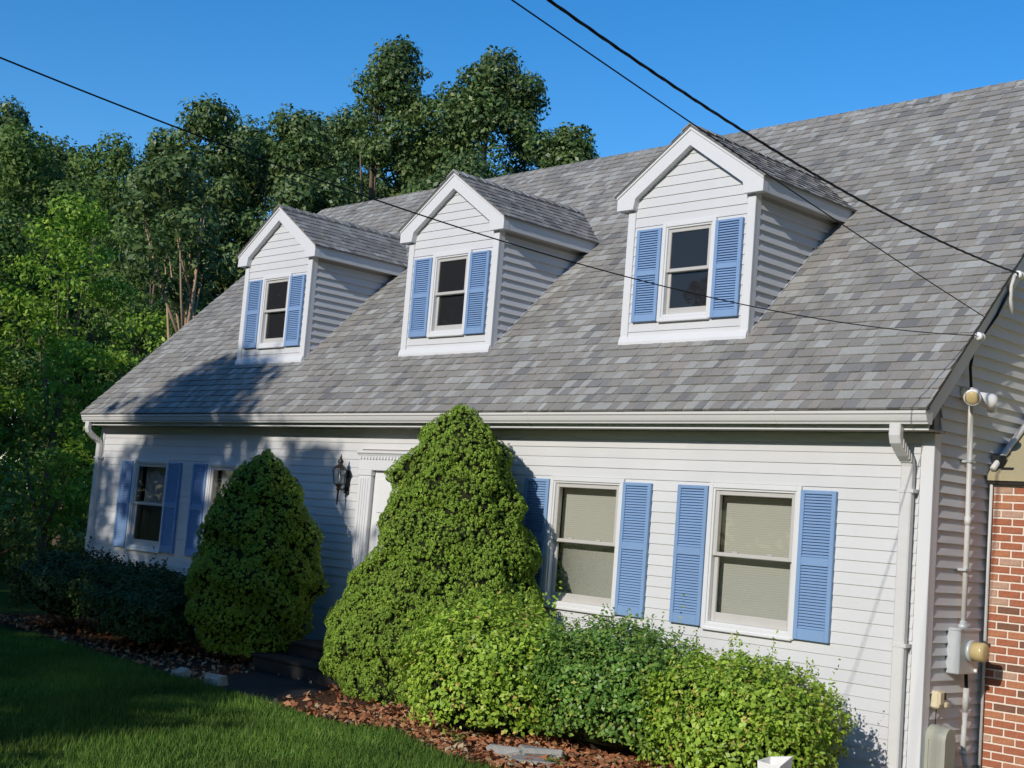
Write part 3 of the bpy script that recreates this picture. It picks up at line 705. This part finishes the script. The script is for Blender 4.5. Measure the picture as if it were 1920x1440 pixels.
for a in range(4):
    ca, sa = math.cos(a*math.pi/2), math.sin(a*math.pi/2)
    def pane(b):
        P = []
        for u, z in ((-.04, 2.165), (.04, 2.165), (.058, 2.328), (-.058, 2.328)):
            d = .041 if z < 2.2 else .06
            P.append((LX+ca*d-sa*u, LY+sa*d+ca*u, z))
        b.add(P, [(0, 1, 2, 3)])
    part('pane', M['glass'], pane, lt)
part('bulb', M['porcelain'], lambda b: b.lathe([(.008, 0), (.012, .04), (.018, .06), (.014, .085), (.003, .11)], (LX, LY, 2.165), 10, 'z'), lt, True)

# ------------------------------------------------------------------ overhead wires
def wire(name, A, B, sag, tmax, r, label, twist=0, wob=0):
    A = Vector(A); B = Vector(B); P = []
    n = int(60*tmax)
    for i in range(n+1):
        t = i/n*tmax; p = A+(B-A)*t; p.z -= sag*4*t*(1-t)
        if wob: p += Vector((math.sin(i*.55)*wob, 0, math.cos(i*.55)*wob))
        P.append(p)
    b = MB()
    if twist:
        for k in range(3):
            b.tube([p+Vector((math.cos(i*1.3+k*2.09)*twist, 0, math.sin(i*1.3+k*2.09)*twist)) for i, p in enumerate(P)], r, 6)
    else: b.tube(P, r, 6)
    return tag(b.build(name, M['black'], None, True), label, 'wire', None)
C0 = np.array(CAM); WB2 = C0+(np.array([-.17, -4.94, 4.90])-C0)*(6.5/8); WB3 = C0+(np.array([-.01, -4.78, 4.91])-C0)*(6.5/8)
wire('telephone_wire', (.12, .40, 3.71), (.16, -8.01, 3.54), .25, 1.9, .0042, 'thin black wire sagging across all three dormers to the low insulator')
wire('cable_wire', (RX1+.012, .52, 3.885), WB2, .02, 4, .0043, 'straight thin black wire ending on the roof rake between both insulators')
wire('service_cable', (.13, 1.07, 4.36), WB3, .13, 3, .0047, 'thick twisted black service cable ending at the upper insulator', .0052)

# ------------------------------------------------------------------ foliage helpers
def leaves(P, N, size, rng, aspect=.55, fold=.12, rollmax=math.pi):
    """diamond leaves at P lying across N; returns vertices and quads"""
    n = len(P); N = N/np.linalg.norm(N, axis=1, keepdims=True)
    a = rng.normal(size=(n, 3)); T = a-(a*N).sum(1, keepdims=True)*N; T /= np.linalg.norm(T, axis=1, keepdims=True)
    B = np.cross(N, T); s = np.asarray(size)[:, None] if np.ndim(size) else size
    V = np.empty((n, 4, 3)); V[:, 0] = P-T*s*.5; V[:, 2] = P+T*s*.5
    V[:, 1] = P+B*s*aspect*.5+N*s*fold+T*s*.05; V[:, 3] = P-B*s*aspect*.5+N*s*fold+T*s*.05
    return V.reshape(-1, 3), np.arange(n*4).reshape(n, 4)
def sphere_dirs(n, rng):
    d = rng.normal(size=(n, 3)); return d/np.linalg.norm(d, axis=1, keepdims=True)
def blob_leaves(blobs, dens, size, rng, out=.85, up=.3, flat=1.0):
    PP = []; NN = []
    for c, r in blobs:
        n = max(12, int(dens*r*r*flat)); d = sphere_dirs(n, rng)
        rad = r*(.62+.42*rng.random(n)**.6)*(1+.22*np.sin(d[:, 0]*5+c[0]*3)*np.cos(d[:, 1]*5+c[2]*4))
        p = d*rad[:, None]; p[:, 2] *= flat
        PP.append(p+np.array(c)); NN.append(d*out+np.array([0, 0, up])+rng.normal(size=(n, 3))*.42)
    P = np.concatenate(PP); N = np.concatenate(NN)
    return leaves(P, N, size*(.6+.8*rng.random(len(P))), rng)
def crown_blobs(rng, H, z0, prof, rx, nb, rb, per=5):
    """leaf clumps gathered on big uneven lobes; half width at height fraction t is rx*prof(t)"""
    L = []; nl = max(9, int(nb/per))
    for i in range(nl):
        t = (i+rng.uniform(.1, .9))/nl; a = i*2.4+rng.uniform(-.6, .6); q = rx*prof(t)*rng.uniform(.85, 1.1)
        r = rx*rng.uniform(.18, .34)*(1.05-.3*t); d = max(0, q-r*.75)*(rng.uniform(.8, 1.05) if i % 3 else rng.uniform(.2, .7))
        L.append((np.array([d*math.cos(a), d*math.sin(a), z0+(H-z0-r*.9)*t]), r))
    B = []
    for i in range(nb):
        c, r = L[i % nl]; e = sphere_dirs(1, rng)[0]; e[2] = abs(e[2]) if rng.random() < .35 else e[2]
        k = rb*rng.uniform(.35, 1.05); f = rng.uniform(.45, 1.15)
        if i % 4 == 0: k = rb*rng.uniform(.2, .4); f = rng.uniform(1.1, 1.55)       # loose shoots beyond the lobe
        p = c+e*np.array([1, 1, .9])*max(0, r-k*.35)*f
        B.append((tuple(p), k))
    return B
PROF = {'round': lambda t: math.sin(math.pi*min(1, .12+.86*t)**.85)**.75*1.0+.02,
        'tall': lambda t: max(.1, min(1, .5+1.3*t)*(1-t)**.5*1.22),
        'dome': lambda t: max(.08, min(1, .55+1.6*t)*(1-t**3)**.6),
        'cone': lambda t: max(.1, 1.05-.95*t)}
def tree(name, loc, H, z0, rx, label, leafm, barkm, seed, prof='round', nb=90, rb=.9, dens=260, lsize=.2, group=None, cat='tree', flat=.8, trunk_r=None, limbs=9, per=5):
    rng = np.random.default_rng(seed)
    root = bpy.data.objects.new(name, None); col.objects.link(root); root.location = loc; tag(root, label, cat, group)
    B = crown_blobs(rng, H, z0, PROF[prof], rx, nb, rb, per)
    V, F = blob_leaves(B, dens, lsize, rng, flat=flat)
    link('crown', np_mesh('crown', V, F, leafm), root)
    tr = trunk_r or H*.014; b = MB(); pts = []
    hx, hy = rng.uniform(-.04, .04, 2)
    for i in range(9):
        t = i/8; pts.append((hx*H*t+.1*math.sin(t*5+seed), hy*H*t+.1*math.cos(t*4+seed), -.1+t*(H*.9)))
    b.tube(pts, [tr*(1.35 if i == 0 else 1-.9*i/8) for i in range(9)], 9)
    for j in range(limbs):
        c, r = B[int(rng.integers(len(B)))]
        k = min(7, max(1, int((c[2]/H-.18)*8))); p0 = Vector(pts[k]); p1 = Vector(c); mid = p0.lerp(p1, .5)+Vector((0, 0, -.06*(p1-p0).length))
        q = tr*(1-.85*k/8)*.6; b.tube([p0, mid, p1], [q, q*.65, q*.2], 6)
    b.build('trunk', barkm, root, True)
    return root
def copy_tree(src, loc, rz, sc, label, group):
    r = src.copy(); col.objects.link(r); r.location = loc; r.rotation_euler = (0, 0, rz); r.scale = sc
    tag(r, label, 'tree', group)
    for ch in list(src.children):
        c = ch.copy(); col.objects.link(c); c.parent = r
    return r
cx, cy = CAM.x, CAM.y
def polar(px, D):          # direction through the picture column, D metres off
    d = fwd+r2*((px-960)/FPX)+u2*(20/FPX); h = Vector((d.x, d.y)).normalized()
    return (cx+h.x*D, cy+h.y*D, 0)

# ------------------------------------------------------------------ trees behind
BG = 'trees of the wood behind the house'
def wood(nm, loc, H, z0, rx, lab, lm, seed, prof, nb, rb=.85, ls=.175, flat=.8): tree(nm, loc, H, z0, rx, lab, M[lm], M['bark'], seed, prof, nb, rb, 640, ls, BG, limbs=12, flat=flat)
wood('oak_tree', (-30.2, 22.3, 0), 18.9, 6, 4.9, 'broad oak whose rounded crown rises farthest right above the roof ridge', 'oakleaf', 11, 'dome', 380)
wood('oak_tree', (-33.8, 20.4, 0), 19.4, 6, 3.0, 'tallest oak with a narrow two-lobed top behind the middle dormer', 'oakleaf', 12, 'dome', 230)
wood('oak_tree', (-33.0, 15.6, 0), 15.9, 5, 3.3, 'dark oak between the tallest oak and the wire, behind the small dormer', 'oakleaf', 13, 'dome', 200)
wood('oak_tree', (-33.6, 12.6, 0), 14.9, 4, 2.2, 'slim oak beside the dark oak with a pointed leafy top', 'oakleaf', 14, 'dome', 110)
wood('ash_tree', (-36.8, 10.7, 0), 13.8, 3, 3.4, 'feathery light green tree at the left end of the wood', 'olderleaf', 15, 'dome', 200, .75, .15, .9)
wood('ash_tree', (-38.5, 8.0, 0), 14.6, 3, 2.4, 'dark feathery tree at the edge of the wood beyond the light one', 'oakleaf', 16, 'dome', 170, .75, .15, .9)
wood('oak_tree', (-24.6, 16.0, 0), 12.8, 3, 3.2, 'lower oak filling in behind the ridge left of the middle dormer', 'oakleaf', 17, 'dome', 180, .8, .155)
wood('oak_tree', (-26.2, 12.0, 0), 11.6, 2, 2.8, 'lower oak just behind the left end of the roof', 'oakleaf', 18, 'dome', 170, .8, .15)
wood('oak_tree', (-29.5, 8.8, 0), 11.2, 1, 2.8, 'rounded dark oak between the feathery tree and the roof end', 'oakleaf', 19, 'dome', 170, .8, .155)
wood('maple_tree', (-31.5, 5.6, 0), 11.8, 1, 3.3, 'dense green maple in front of the feathery tree', 'olderleaf', 26, 'dome', 170, .8, .15)
wood('oak_tree', (-36.0, 15.5, 0), 14.0, 3, 3.0, 'oak half hidden between the slim oak and the dark oak', 'oakleaf', 27, 'dome', 150)
wood('oak_tree', (-37.2, 26.0, 0), 18.6, 5, 3.6, 'oak filling the notch between the tallest oak and the broad one', 'oakleaf', 31, 'dome', 230, .95)
wood('oak_tree', (-39.8, 22.8, 0), 18.4, 5, 3.6, 'oak behind the left side of the tallest oak', 'oakleaf', 32, 'dome', 230, .95)
wood('oak_tree', (-40.2, 18.5, 0), 16.9, 5, 3.6, 'far oak filling in behind the dark oak', 'oakleaf', 33, 'dome', 220, .95)
wood('oak_tree', (-40.4, 14.8, 0), 15.5, 4, 3.5, 'far oak filling in behind the slim oak', 'oakleaf', 34, 'dome', 210, .95)
wood('oak_tree', (-41.0, 11.0, 0), 14.3, 3, 3.4, 'far oak between both feathery trees', 'oakleaf', 35, 'dome', 200, .95)
wood('oak_tree', (-26.3, 22.4, 0), 15.6, 6, 2.0, 'small oak leaning out right of the broad one above the ridge', 'oakleaf', 36, 'dome', 120, .8)
tree('maple_tree', (-21.8, 2.9, 0), 8.2, .9, 2.0, 'bright green maple with layered branches at the edge of the wood', M['mapleleaf'], M['bark'], 21, 'dome', 130, .7, 758, 0.112, BG, flat=.5)
tree('maple_tree', (-24.5, 6.2, 0), 9.0, 1.0, 2.2, 'olive green maple behind the layered bright one', M['olderleaf'], M['bark'], 22, 'dome', 130, .75, 736, 0.119, BG, flat=.55)
tree('maple_tree', (-24.0, 1.0, 0), 8.0, .6, 2.2, 'leafy maple standing by the dark gap in the wood', M['mapleleaf'], M['bark'], 23, 'dome', 130, .75, 736, 0.119, BG, flat=.55)
tree('maple_tree', (-19.6, 3.9, 0), 6.0, .5, 1.5, 'small bright maple sapling beside the end of the house', M['mapleleaf'], M['bark'], 24, 'dome', 50, .6, 758, 0.099, BG, flat=.5)
tree('maple_tree', (-29.5, 4.5, 0), 9.0, .5, 2.4, 'dense dark maple deeper in the wood', M['olderleaf'], M['bark'], 25, 'dome', 150, .85, 690, 0.132, BG, flat=.7)
tree('pale_tree', (-17.3, 2.7, 0), 8.3, 5.6, 1.1, 'slim pale-trunked tree standing by the left end of the roof', M['oakleaf'], M['palebark'], 29, 'dome', 60, .6, 420, .14, BG, limbs=10, trunk_r=.125)
# undergrowth along the edge of the wood
for i, (x, y, h, r) in enumerate([(-20.5, 1.4, 2.2, 1.5), (-21.5, 4.6, 2.4, 1.6), (-23.5, -.6, 2.3, 1.7), (-18.9, 2.9, 1.6, 1.1), (-26.0, 2.5, 2.6, 2.0), (-27.5, -1.5, 2.5, 1.9)]):
    names = ['dark leafy thicket beside the house end', 'thicket between the saplings behind the house end', 'thicket under the leafy maple at the dark gap', 'low thicket closest to the downspout corner', 'deep thicket in the shade of the maples', 'outermost thicket at the edge of the wood']
    tree('thicket', (x, y, 0), h, .1, r, names[i], M['olderleaf'], M['twig'], 40+i, 'cone', 26, .6, 300, .14, 'undergrowth of the wood', 'bush', .8, .05, 6)
th0 = [o for o in bpy.data.objects if o.name.startswith('thicket')][4]
for i, (x, y, k) in enumerate([(-31, 1.5, 2.0), (-34, 4.5, 2.2), (-29.5, 8.0, 1.8), (-38, .5, 2.3), (-33, 9.5, 2.0), (-25.5, 4.6, 1.5), (-22.8, 8.2, 1.6)]):
    t = copy_tree(th0, (x, y, 0), i*1.1, (k, k, k), ['deep shaded thicket behind the leafy maple', 'deep shaded thicket under the dense maple', 'shaded thicket under the rounded oak', 'outer thicket beyond the dark feathery tree', 'thicket under the slim oak', 'thicket behind the layered maple', 'thicket behind the roof end'][i], 'undergrowth of the wood'); t['category'] = 'bush'
# trees across the lawn whose shade falls on the left half of the house
SG = 'trees across the lawn in front of the house'
s1 = tree('shade_tree', (-8.8, -16.5, 0), 12.2, 2.6, 4.5, 'broad tree across the lawn shading the left of the house', M['oakleaf'], M['bark'], 51, 'dome', 340, .76, 285, .26, SG, limbs=14, per=5)
copy_tree(s1, (-12.9, -17.5, 0), 2.1, (.95, .9, .92), 'second broad tree across the lawn beyond the first', SG)
copy_tree(s1, (-4.4, -16.0, 0), 4.0, (.72, .75, .56), 'smallest tree across the lawn between the driveway and the broad tree', SG)
tree('shade_tree', (-6.2, -16.2, 0), 10.2, 1.6, 2.7, 'slim tree across the lawn between the broad tree and the smallest one', M['oakleaf'], M['bark'], 53, 'dome', 360, .82, 300, .24, SG, limbs=10)
OG = 'unseen trees added to block light'
ring = [(-19.3, -10.5, 1.1, .92), (-28, -7.5, 1.2, .82), (-27, -16, 1.1, .95), (-36, -14, 1.3, .9), (-30, -38, 1.4, 1.25), (-20, -42, 1.5, 1.3), (-10, -44, 1.4, 1.2), (-1, -46, 1.5, 1.25), (8, -44, 1.4, 1.2), (17, -40, 1.5, 1.35),
        (25, -32, 1.4, 1.4), (22, -20, 1.5, 1.7), (17, -10, 1.3, 1.6), (17, 0, 1.3, 1.7), (16, 9, 1.3, 1.7), (23, 5, 1.5, 2.0), (12, 17, 1.3, 1.6)]  # unseen trees, added to cut sky light and shade the left wood
words = ['beside the bed end', 'nearest the wood edge', 'behind the wood edge tree', 'at the outer corner of the yard', 'at the far left of the road', 'next along the road', 'straight across the road', 'across the road from the spruce', 'across the road from the corner',
         'across the road from the wing', 'at the right bend of the road', 'right of the driveway', 'right of the wing front', 'level with the wing', 'behind the wing end', 'far behind the wing', 'close behind the wing']
for i, (x, y, a, h) in enumerate(ring): copy_tree(s1, (x, y, 0), i*1.37, (a, a, h), 'unseen leafy tree added to block light, '+words[i], OG)

# ------------------------------------------------------------------ clipped conifers
def spruce(loc, prof, label, seed, ntuft, bulge, sy=1, lop=0, tier=.10):
    """cone of dense short sprays; prof lists (height, radius)"""
    rng = np.random.default_rng(seed)
    root = bpy.data.objects.new('dwarf_spruce', None); col.objects.link(root); root.location = loc; tag(root, label, 'conifer', 'dwarf spruces by the front door')
    zs = np.array([p[0] for p in prof]); rs = np.array([p[1] for p in prof])
    knobs = [(rng.uniform(0, 2*math.pi), rng.uniform(.05, zs[-1]*.92), rng.uniform(.11, .30), rng.uniform(.03, .13)) for _ in range(bulge)]
    def rad(th, z):
        r = np.interp(z, zs, rs); base = r.copy()
        add = np.full_like(r, -.05)
        for a, kz, s, h in knobs:
            da = np.abs((th-a+math.pi) % (2*math.pi)-math.pi)*np.maximum(base, .12)
            d2 = (da**2+((z-kz)*1.35)**2)/s**2
            add = np.maximum(add, h*np.sqrt(np.maximum(0, 1-d2))+(-.05)*(d2 > 1)) if False else np.maximum(add, np.where(d2 < 1, h*np.sqrt(np.maximum(0, 1-d2))-.03, -.085))
        r = r*(1-lop*np.cos(th)*np.clip((1.5-z)/1.2, 0, 1))
        fr = (z/.52+.22*np.sin(2*th+.7)+.12*np.sin(5*th+1)+.5*np.sin(th)) % 1
        add += tier*np.where(fr < .3, fr/.3-.5, .5-(fr-.3)/.7)+.03*np.sin(3*th+z*4)+.02*np.sin(7*th-z*6)
        return np.maximum(.015, r+add*np.minimum(1, r/.55))
    # sample by surface area
    zc = np.linspace(zs[0], zs[-1], 400); rc = np.interp(zc, zs, rs)+.04; cdf = np.cumsum(rc); cdf /= cdf[-1]
    z = np.interp(rng.random(ntuft), cdf, zc); th = rng.uniform(0, 2*math.pi, ntuft)
    r = rad(th, z); e = .02
    dz = (rad(th, np.minimum(z+e, zs[-1]))-rad(th, np.maximum(z-e, zs[0])))/(2*e)
    dth = (rad(th+.03, z)-rad(th-.03, z))/(.06*np.maximum(r, .05))
    er = np.stack([np.cos(th), np.sin(th), 0*th], 1); et = np.stack([-np.sin(th), np.cos(th), 0*th], 1); ez = np.array([[0, 0, 1.]])
    N = er-et*dth[:, None]*.8-ez*np.clip(dz, -1.5, 1.5)[:, None]*.8; N /= np.linalg.norm(N, axis=1, keepdims=True)
    P = er*r[:, None]; P[:, 2] = z
    P -= N*(rng.random((ntuft, 1))**2)*.05
    # each tuft is a small lump of short flat sprays
    K = 13; n = ntuft*K; c = np.repeat(P, K, 0); nn_ = np.repeat(N, K, 0)
    D = sphere_dirs(n, rng); D = D*np.where((D*nn_).sum(1, keepdims=True) < -.1, -1, 1)
    D = D+nn_*.35+np.array([0, 0, .15]); D /= np.linalg.norm(D, axis=1, keepdims=True)
    lr = np.repeat(rng.uniform(.014, .034, (ntuft, 1)), K, 0)
    V, F = leaves(c+D*lr, D+rng.normal(size=(n, 3))*.3, rng.uniform(.016, .034, n), rng, .5, .08)
    link('crown', np_mesh('crown', V, F, M['spruce']), root)
    # dark twiggy inside
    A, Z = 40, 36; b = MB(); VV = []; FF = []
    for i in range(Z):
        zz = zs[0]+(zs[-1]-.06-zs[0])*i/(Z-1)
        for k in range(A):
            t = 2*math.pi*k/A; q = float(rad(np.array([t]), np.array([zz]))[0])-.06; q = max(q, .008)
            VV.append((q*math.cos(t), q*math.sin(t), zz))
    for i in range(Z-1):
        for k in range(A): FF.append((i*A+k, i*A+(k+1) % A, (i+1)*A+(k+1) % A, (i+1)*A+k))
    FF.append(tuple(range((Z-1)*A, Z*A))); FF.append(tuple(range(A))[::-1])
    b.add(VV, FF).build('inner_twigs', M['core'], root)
    root.scale = (1, sy, 1)
    MB().tube([(0, 0, -.1), (0, 0, .5), (0, 0, zs[-1]*.8)], [.09, .07, .02], 8).build('trunk', M['twig'], root)
    return root
spruce((-4.97, -.74, 0), [(.02, 1.15), (.2, 1.33), (.65, 1.36), (1.0, 1.18), (1.25, 1.03), (1.5, .90), (1.72, .87), (1.92, .79), (2.2, .69), (2.5, .55), (2.75, .39), (2.92, .22), (3.02, .06)], 'large bright green dwarf spruce by the front door, reaching the gutter', 61, 19000, 190, .72, .10, .13)
spruce((-8.0, -1.05, 0), [(.12, .45), (.3, .62), (.6, .76), (1.0, .82), (1.3, .74), (1.55, .66), (1.85, .52), (2.15, .36), (2.35, .2), (2.47, .02)], 'smaller dark green dwarf spruce in the shade before the left windows', 62, 9000, 100, .85)

# ------------------------------------------------------------------ clipped shrubs
def shrub(loc, rx, ry, z0, z1, label, leafm, seed, n, size, group, sprigs=60, power=2.6, stems=5):
    rng = np.random.default_rng(seed)
    root = bpy.data.objects.new('clipped_shrub', None); col.objects.link(root); root.location = loc; tag(root, label, 'shrub', group)
    zc, rz = (z0+z1)/2, (z1-z0)/2
    d = sphere_dirs(n, rng); d[:, 2] = np.where(d[:, 2] < -.5, -d[:, 2]*rng.random(n), d[:, 2])
    q = (np.abs(d)**power).sum(1)**(-1/power)
    lump = 1+.07*np.sin(d[:, 0]*6+seed)*np.cos(d[:, 2]*5+seed)+.06*np.cos(d[:, 1]*8+d[:, 2]*7+seed*2)+.05*np.sin(d[:, 2]*15+d[:, 0]*12)+.035*np.sin(d[:, 0]*23+d[:, 2]*19)
    rad = q*lump*(1-.24*rng.random(n)**1.6)
    bald = np.sin(d[:, 0]*9+seed*1.7)*np.sin(d[:, 2]*10+seed)*np.cos(d[:, 1]*7) > .52; rad = np.where(bald, rad*.86, rad)
    P = d*rad[:, None]*np.array([rx, ry, rz])+np.array([0, 0, zc])
    N = d*.85+np.array([0, -.1, .35])+rng.normal(size=(n, 3))*.42
    V, F = leaves(P, N, size*(.6+.8*rng.random(n)), rng, .62, .1)
    # loose sprigs standing out of the clipped face
    SV = []; SN = []
    for i in range(sprigs):
        e = sphere_dirs(1, rng)[0]; e[2] = abs(e[2]); qq = (np.abs(e)**power).sum()**(-1/power)
        p = e*qq*np.array([rx, ry, rz])+np.array([0, 0, zc]); L = rng.uniform(.03, .2)*rng.random()+.03; dirn = e*.5+np.array([0, 0, .8])+rng.normal(size=3)*.25
        for t in np.linspace(0, 1, 9): SV.append(p+dirn*L*t+rng.normal(size=3)*.009); SN.append(rng.normal(size=3)+np.array([0, 0, .5]))
    V2, F2 = leaves(np.array(SV), np.array(SN), size*.85, rng, .55, .1)
    link('foliage', np_mesh('foliage', np.concatenate([V, V2]), np.concatenate([F, F2+len(V)]), leafm), root)
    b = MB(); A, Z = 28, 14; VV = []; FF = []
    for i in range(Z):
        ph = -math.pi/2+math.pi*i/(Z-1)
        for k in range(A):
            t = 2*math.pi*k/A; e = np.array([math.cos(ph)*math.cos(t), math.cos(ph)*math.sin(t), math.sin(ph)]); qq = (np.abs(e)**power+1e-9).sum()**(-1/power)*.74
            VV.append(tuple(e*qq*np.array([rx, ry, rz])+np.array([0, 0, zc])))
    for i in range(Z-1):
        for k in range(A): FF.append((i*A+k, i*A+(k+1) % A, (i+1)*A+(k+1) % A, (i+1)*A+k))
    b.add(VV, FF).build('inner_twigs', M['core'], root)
    for i in range(stems):
        a = rng.uniform(0, 2*math.pi); e = (rx*.7*math.cos(a), ry*.8*math.sin(a), z0+rz*.8)
        MB().tube([(e[0]*.12, e[1]*.12, -.05), (e[0]*.4, e[1]*.4, z0*.6+.1), e], [.035, .026, .01], 7).build('stem', M['twig'], root, True)
    return root
RS = 'shrubs under the right hand windows'
shrub((-3.25, -1.66, 0), .84, .74, -.22, 1.14, 'bright yellow-green shrub next to the large spruce', M['azalea'], 71, 15000, .046, RS, 170, 2.2)
shrub((-2.12, -1.28, 0), .84, .74, -.12, 1.06, 'mid green shrub between two yellow-green ones', M['box'], 72, 17000, .040, RS, 170, 2.5)
shrub((-.95, -1.15, 0), .80, .70, -.2, .92, 'yellow-green shrub at the corner nearest the downspout', M['azalea'], 73, 16000, .042, RS, 210, 2.4)
LS = 'shrubs under the left hand windows'
shrub((-11.5, -1.5, 0), .85, .75, .05, .98, 'dark shaded shrub farthest from the front door', M['shaded_shrub'], 74, 11000, .05, LS, 70)
shrub((-9.05, -1.75, 0), .62, .55, .02, .74, 'low dark shrub pressed against the smaller spruce', M['shaded_shrub'], 76, 8000, .05, LS, 60)
shrub((-10.1, -1.35, 0), .95, .75, .05, .94, 'dark shaded shrub under the half hidden window', M['shaded_shrub'], 75, 11000, .05, LS, 70)

# ------------------------------------------------------------------ mulch, grass, stones, steps
PTH = [(-7.2, -1.40), (-5.9, -1.40), (-5.5, -2.0), (-5.2, -2.6), (-5.5, -2.70), (-6.2, -2.60), (-6.7, -2.4)]
def scatter_chips(n, seed):
    rng = np.random.default_rng(seed); X = rng.uniform(-13.2, .4, n*3); Y = rng.uniform(-3.0, -.1, n*3)
    keep = in_poly(BED, X, Y); keep &= rng.random(len(X)) < np.where(X > -4.6, 1, .12); keep &= ~in_poly(PTH, X, Y)
    X, Y = X[keep][:n], Y[keep][:n]
    P = np.stack([X, Y, .012+.03*rng.random(len(X))], 1)
    N = rng.normal(size=P.shape)*.55+np.array([0, 0, 1.])
    V, F = leaves(P, N, rng.uniform(.035, .10, len(X)), rng, .55, .16)
    tag(link('mulch', np_mesh('mulch', V, F, M['chip'])), 'rust brown bark chips and dry leaves covering the planting bed', 'mulch', kind='stuff')
scatter_chips(14000, 81)
def grass(n, seed):
    rng = np.random.default_rng(seed); X = rng.uniform(-14, .5, n); Y = rng.uniform(-9.5, -2.2, n)
    keep = ~in_poly(BED, X, Y) & (np.hypot(X-cx, Y-cy) < 18) & (Y > -9.6+.0*X)
    X, Y = X[keep], Y[keep]; k = len(X); h = rng.uniform(.02, .085, k)*(1+.35*np.sin(X*3.1+Y*1.7)*np.sin(Y*2.3-X*1.1))
    a = rng.uniform(0, 2*math.pi, k); w_ = rng.uniform(.003, .006, k); ln = rng.normal(size=(k, 2))*.022
    B = np.stack([X, Y, 0*X], 1); S = np.stack([np.cos(a)*w_, np.sin(a)*w_, 0*a], 1); T = B.copy(); T[:, :2] += ln; T[:, 2] = h
    V = np.stack([B-S, B+S, T], 1).reshape(-1, 3)
    tag(link('grass', np_mesh('grass', V, np.arange(k*3).reshape(k, 3), M['grass'])), 'short mown grass blades of the front lawn', 'grass', kind='stuff')
grass(330000, 82)
def stone(x, y, sx, sy, sz, rz, label, seed):
    rng = np.random.default_rng(seed); b = MB(); b.bbox((-sx/2, -sy/2, -.03), (sx/2, sy/2, sz), min(sx, sy, sz)*.28)
    b.V = [tuple(np.array(v)*(1+rng.uniform(-.16, .16, 3))+rng.uniform(-.012, .012, 3)) for v in b.V]
    o = b.build('edging_stone', M['stone']); o.location = (x, y, .01); o.rotation_euler = (0, 0, rz)
    tag(o, label, 'stone', 'stones edging the planting bed')
stone(-2.28, -2.40, .26, .14, .085, .75, 'pale grey edging stone with one pointed end', 1)
stone(-2.05, -2.22, .34, .15, .085, .8, 'long flat grey edging stone beside the pointed one', 2)
stone(-1.93, -2.42, .36, .22, .04, .6, 'broad thin stone lying before the long flat one', 3)
stone(-6.35, -2.50, .22, .17, .10, .3, 'grey edging stone beside the slate steps', 4)
stone(-7.0, -2.52, .17, .13, .07, .1, 'small stone at the bed edge left of the steps', 5)
st = thing('entrance_steps', (-6.6, -1, 0), 'dark slate steps leading up to the front door', 'steps')
for x0, x1, y0, y1, z0, z1 in ((-7.45, -5.75, -.95, -.03, 0, .29), (-7.45, -5.75, -1.36, -.951, 0, .15)):
    s_ = part('step', M['slate'], lambda b: b.bbox((x0, y0, z0-.02), (x1, y1, z1), .015), st)
    q = x0
    while q < x1-.05:
        e = min(q+.42, x1); part('paver', M['slate'], lambda b: b.bbox((q+.004, y0-.02, z1-.002), (e-.004, y1-.006 if y1 > -.1 else y1-.01, z1+.035), .008), s_); q = e
PTH = [(-7.2, -1.40), (-5.9, -1.40), (-5.5, -2.0), (-5.2, -2.6), (-5.5, -2.70), (-6.2, -2.60), (-6.7, -2.4)]
path = sheet('path', PTH, .011, M['slate'])
wp = thing('white_planter', (-.22, -1.72, 0), 'small white plastic tub half hidden before the corner shrub', 'tub')
def tub(b):
    # open square tub with one raised corner
    A = [(-.10, -.08), (.12, -.08), (.12, .10), (-.10, .10)]; T = [(-.125, -.10), (.145, -.10), (.145, .12), (-.125, .12)]; h = [.31, .30, .37, .33]
    V = [(x-.22, y-1.72, 0) for x, y in A]+[(x-.22, y-1.72, h[i]) for i, (x, y) in enumerate(T)]+[(x*.9-.22, y*.9-1.72, h[i]-.004) for i, (x, y) in enumerate(T)]+[(x*.9-.22, y*.9-1.72, .02) for x, y in A]
    F = [(0, 1, 2, 3)]+[(i, (i+1) % 4, 4+(i+1) % 4, 4+i) for i in range(4)]+[(4+i, 4+(i+1) % 4, 8+(i+1) % 4, 8+i) for i in range(4)]+[(8+i, 8+(i+1) % 4, 12+(i+1) % 4, 12+i) for i in range(4)]+[(12, 13, 14, 15)]
    b.add(V, F)
tb_ = part('tub', M['porcelain'], tub, wp); tb_.data.transform(Matrix.Translation((-.22, -1.72, 0)) @ Matrix.Diagonal((.72, .72, .92, 1)) @ Matrix.Translation((.22, 1.72, 0)))
rngw = np.random.default_rng(5)
for x, y, lab in ((-1.78, -2.36, 'little bright green weed growing in the bark chips by the stones'), (-2.75, -2.5, 'small weed in the bark chips left of the stones')):
    k = 40; P = rngw.normal(size=(k, 3))*np.array([.035, .035, .02])+np.array([0, 0, .05]); V, F = leaves(P, rngw.normal(size=(k, 3))*.5+np.array([0, 0, 1.]), .035, rngw, .5)
    tag(link('weed', np_mesh('weed', V, F, M['weed']), None, (x, y, .02)), lab, 'weed')
print('objects', len(bpy.data.objects), 'tris', sum(sum(len(p.vertices)-2 for p in me.polygons) for me in bpy.data.meshes if len(me.polygons) < 3000)+sum(2*len(me.polygons) for me in bpy.data.meshes if len(me.polygons) >= 3000))
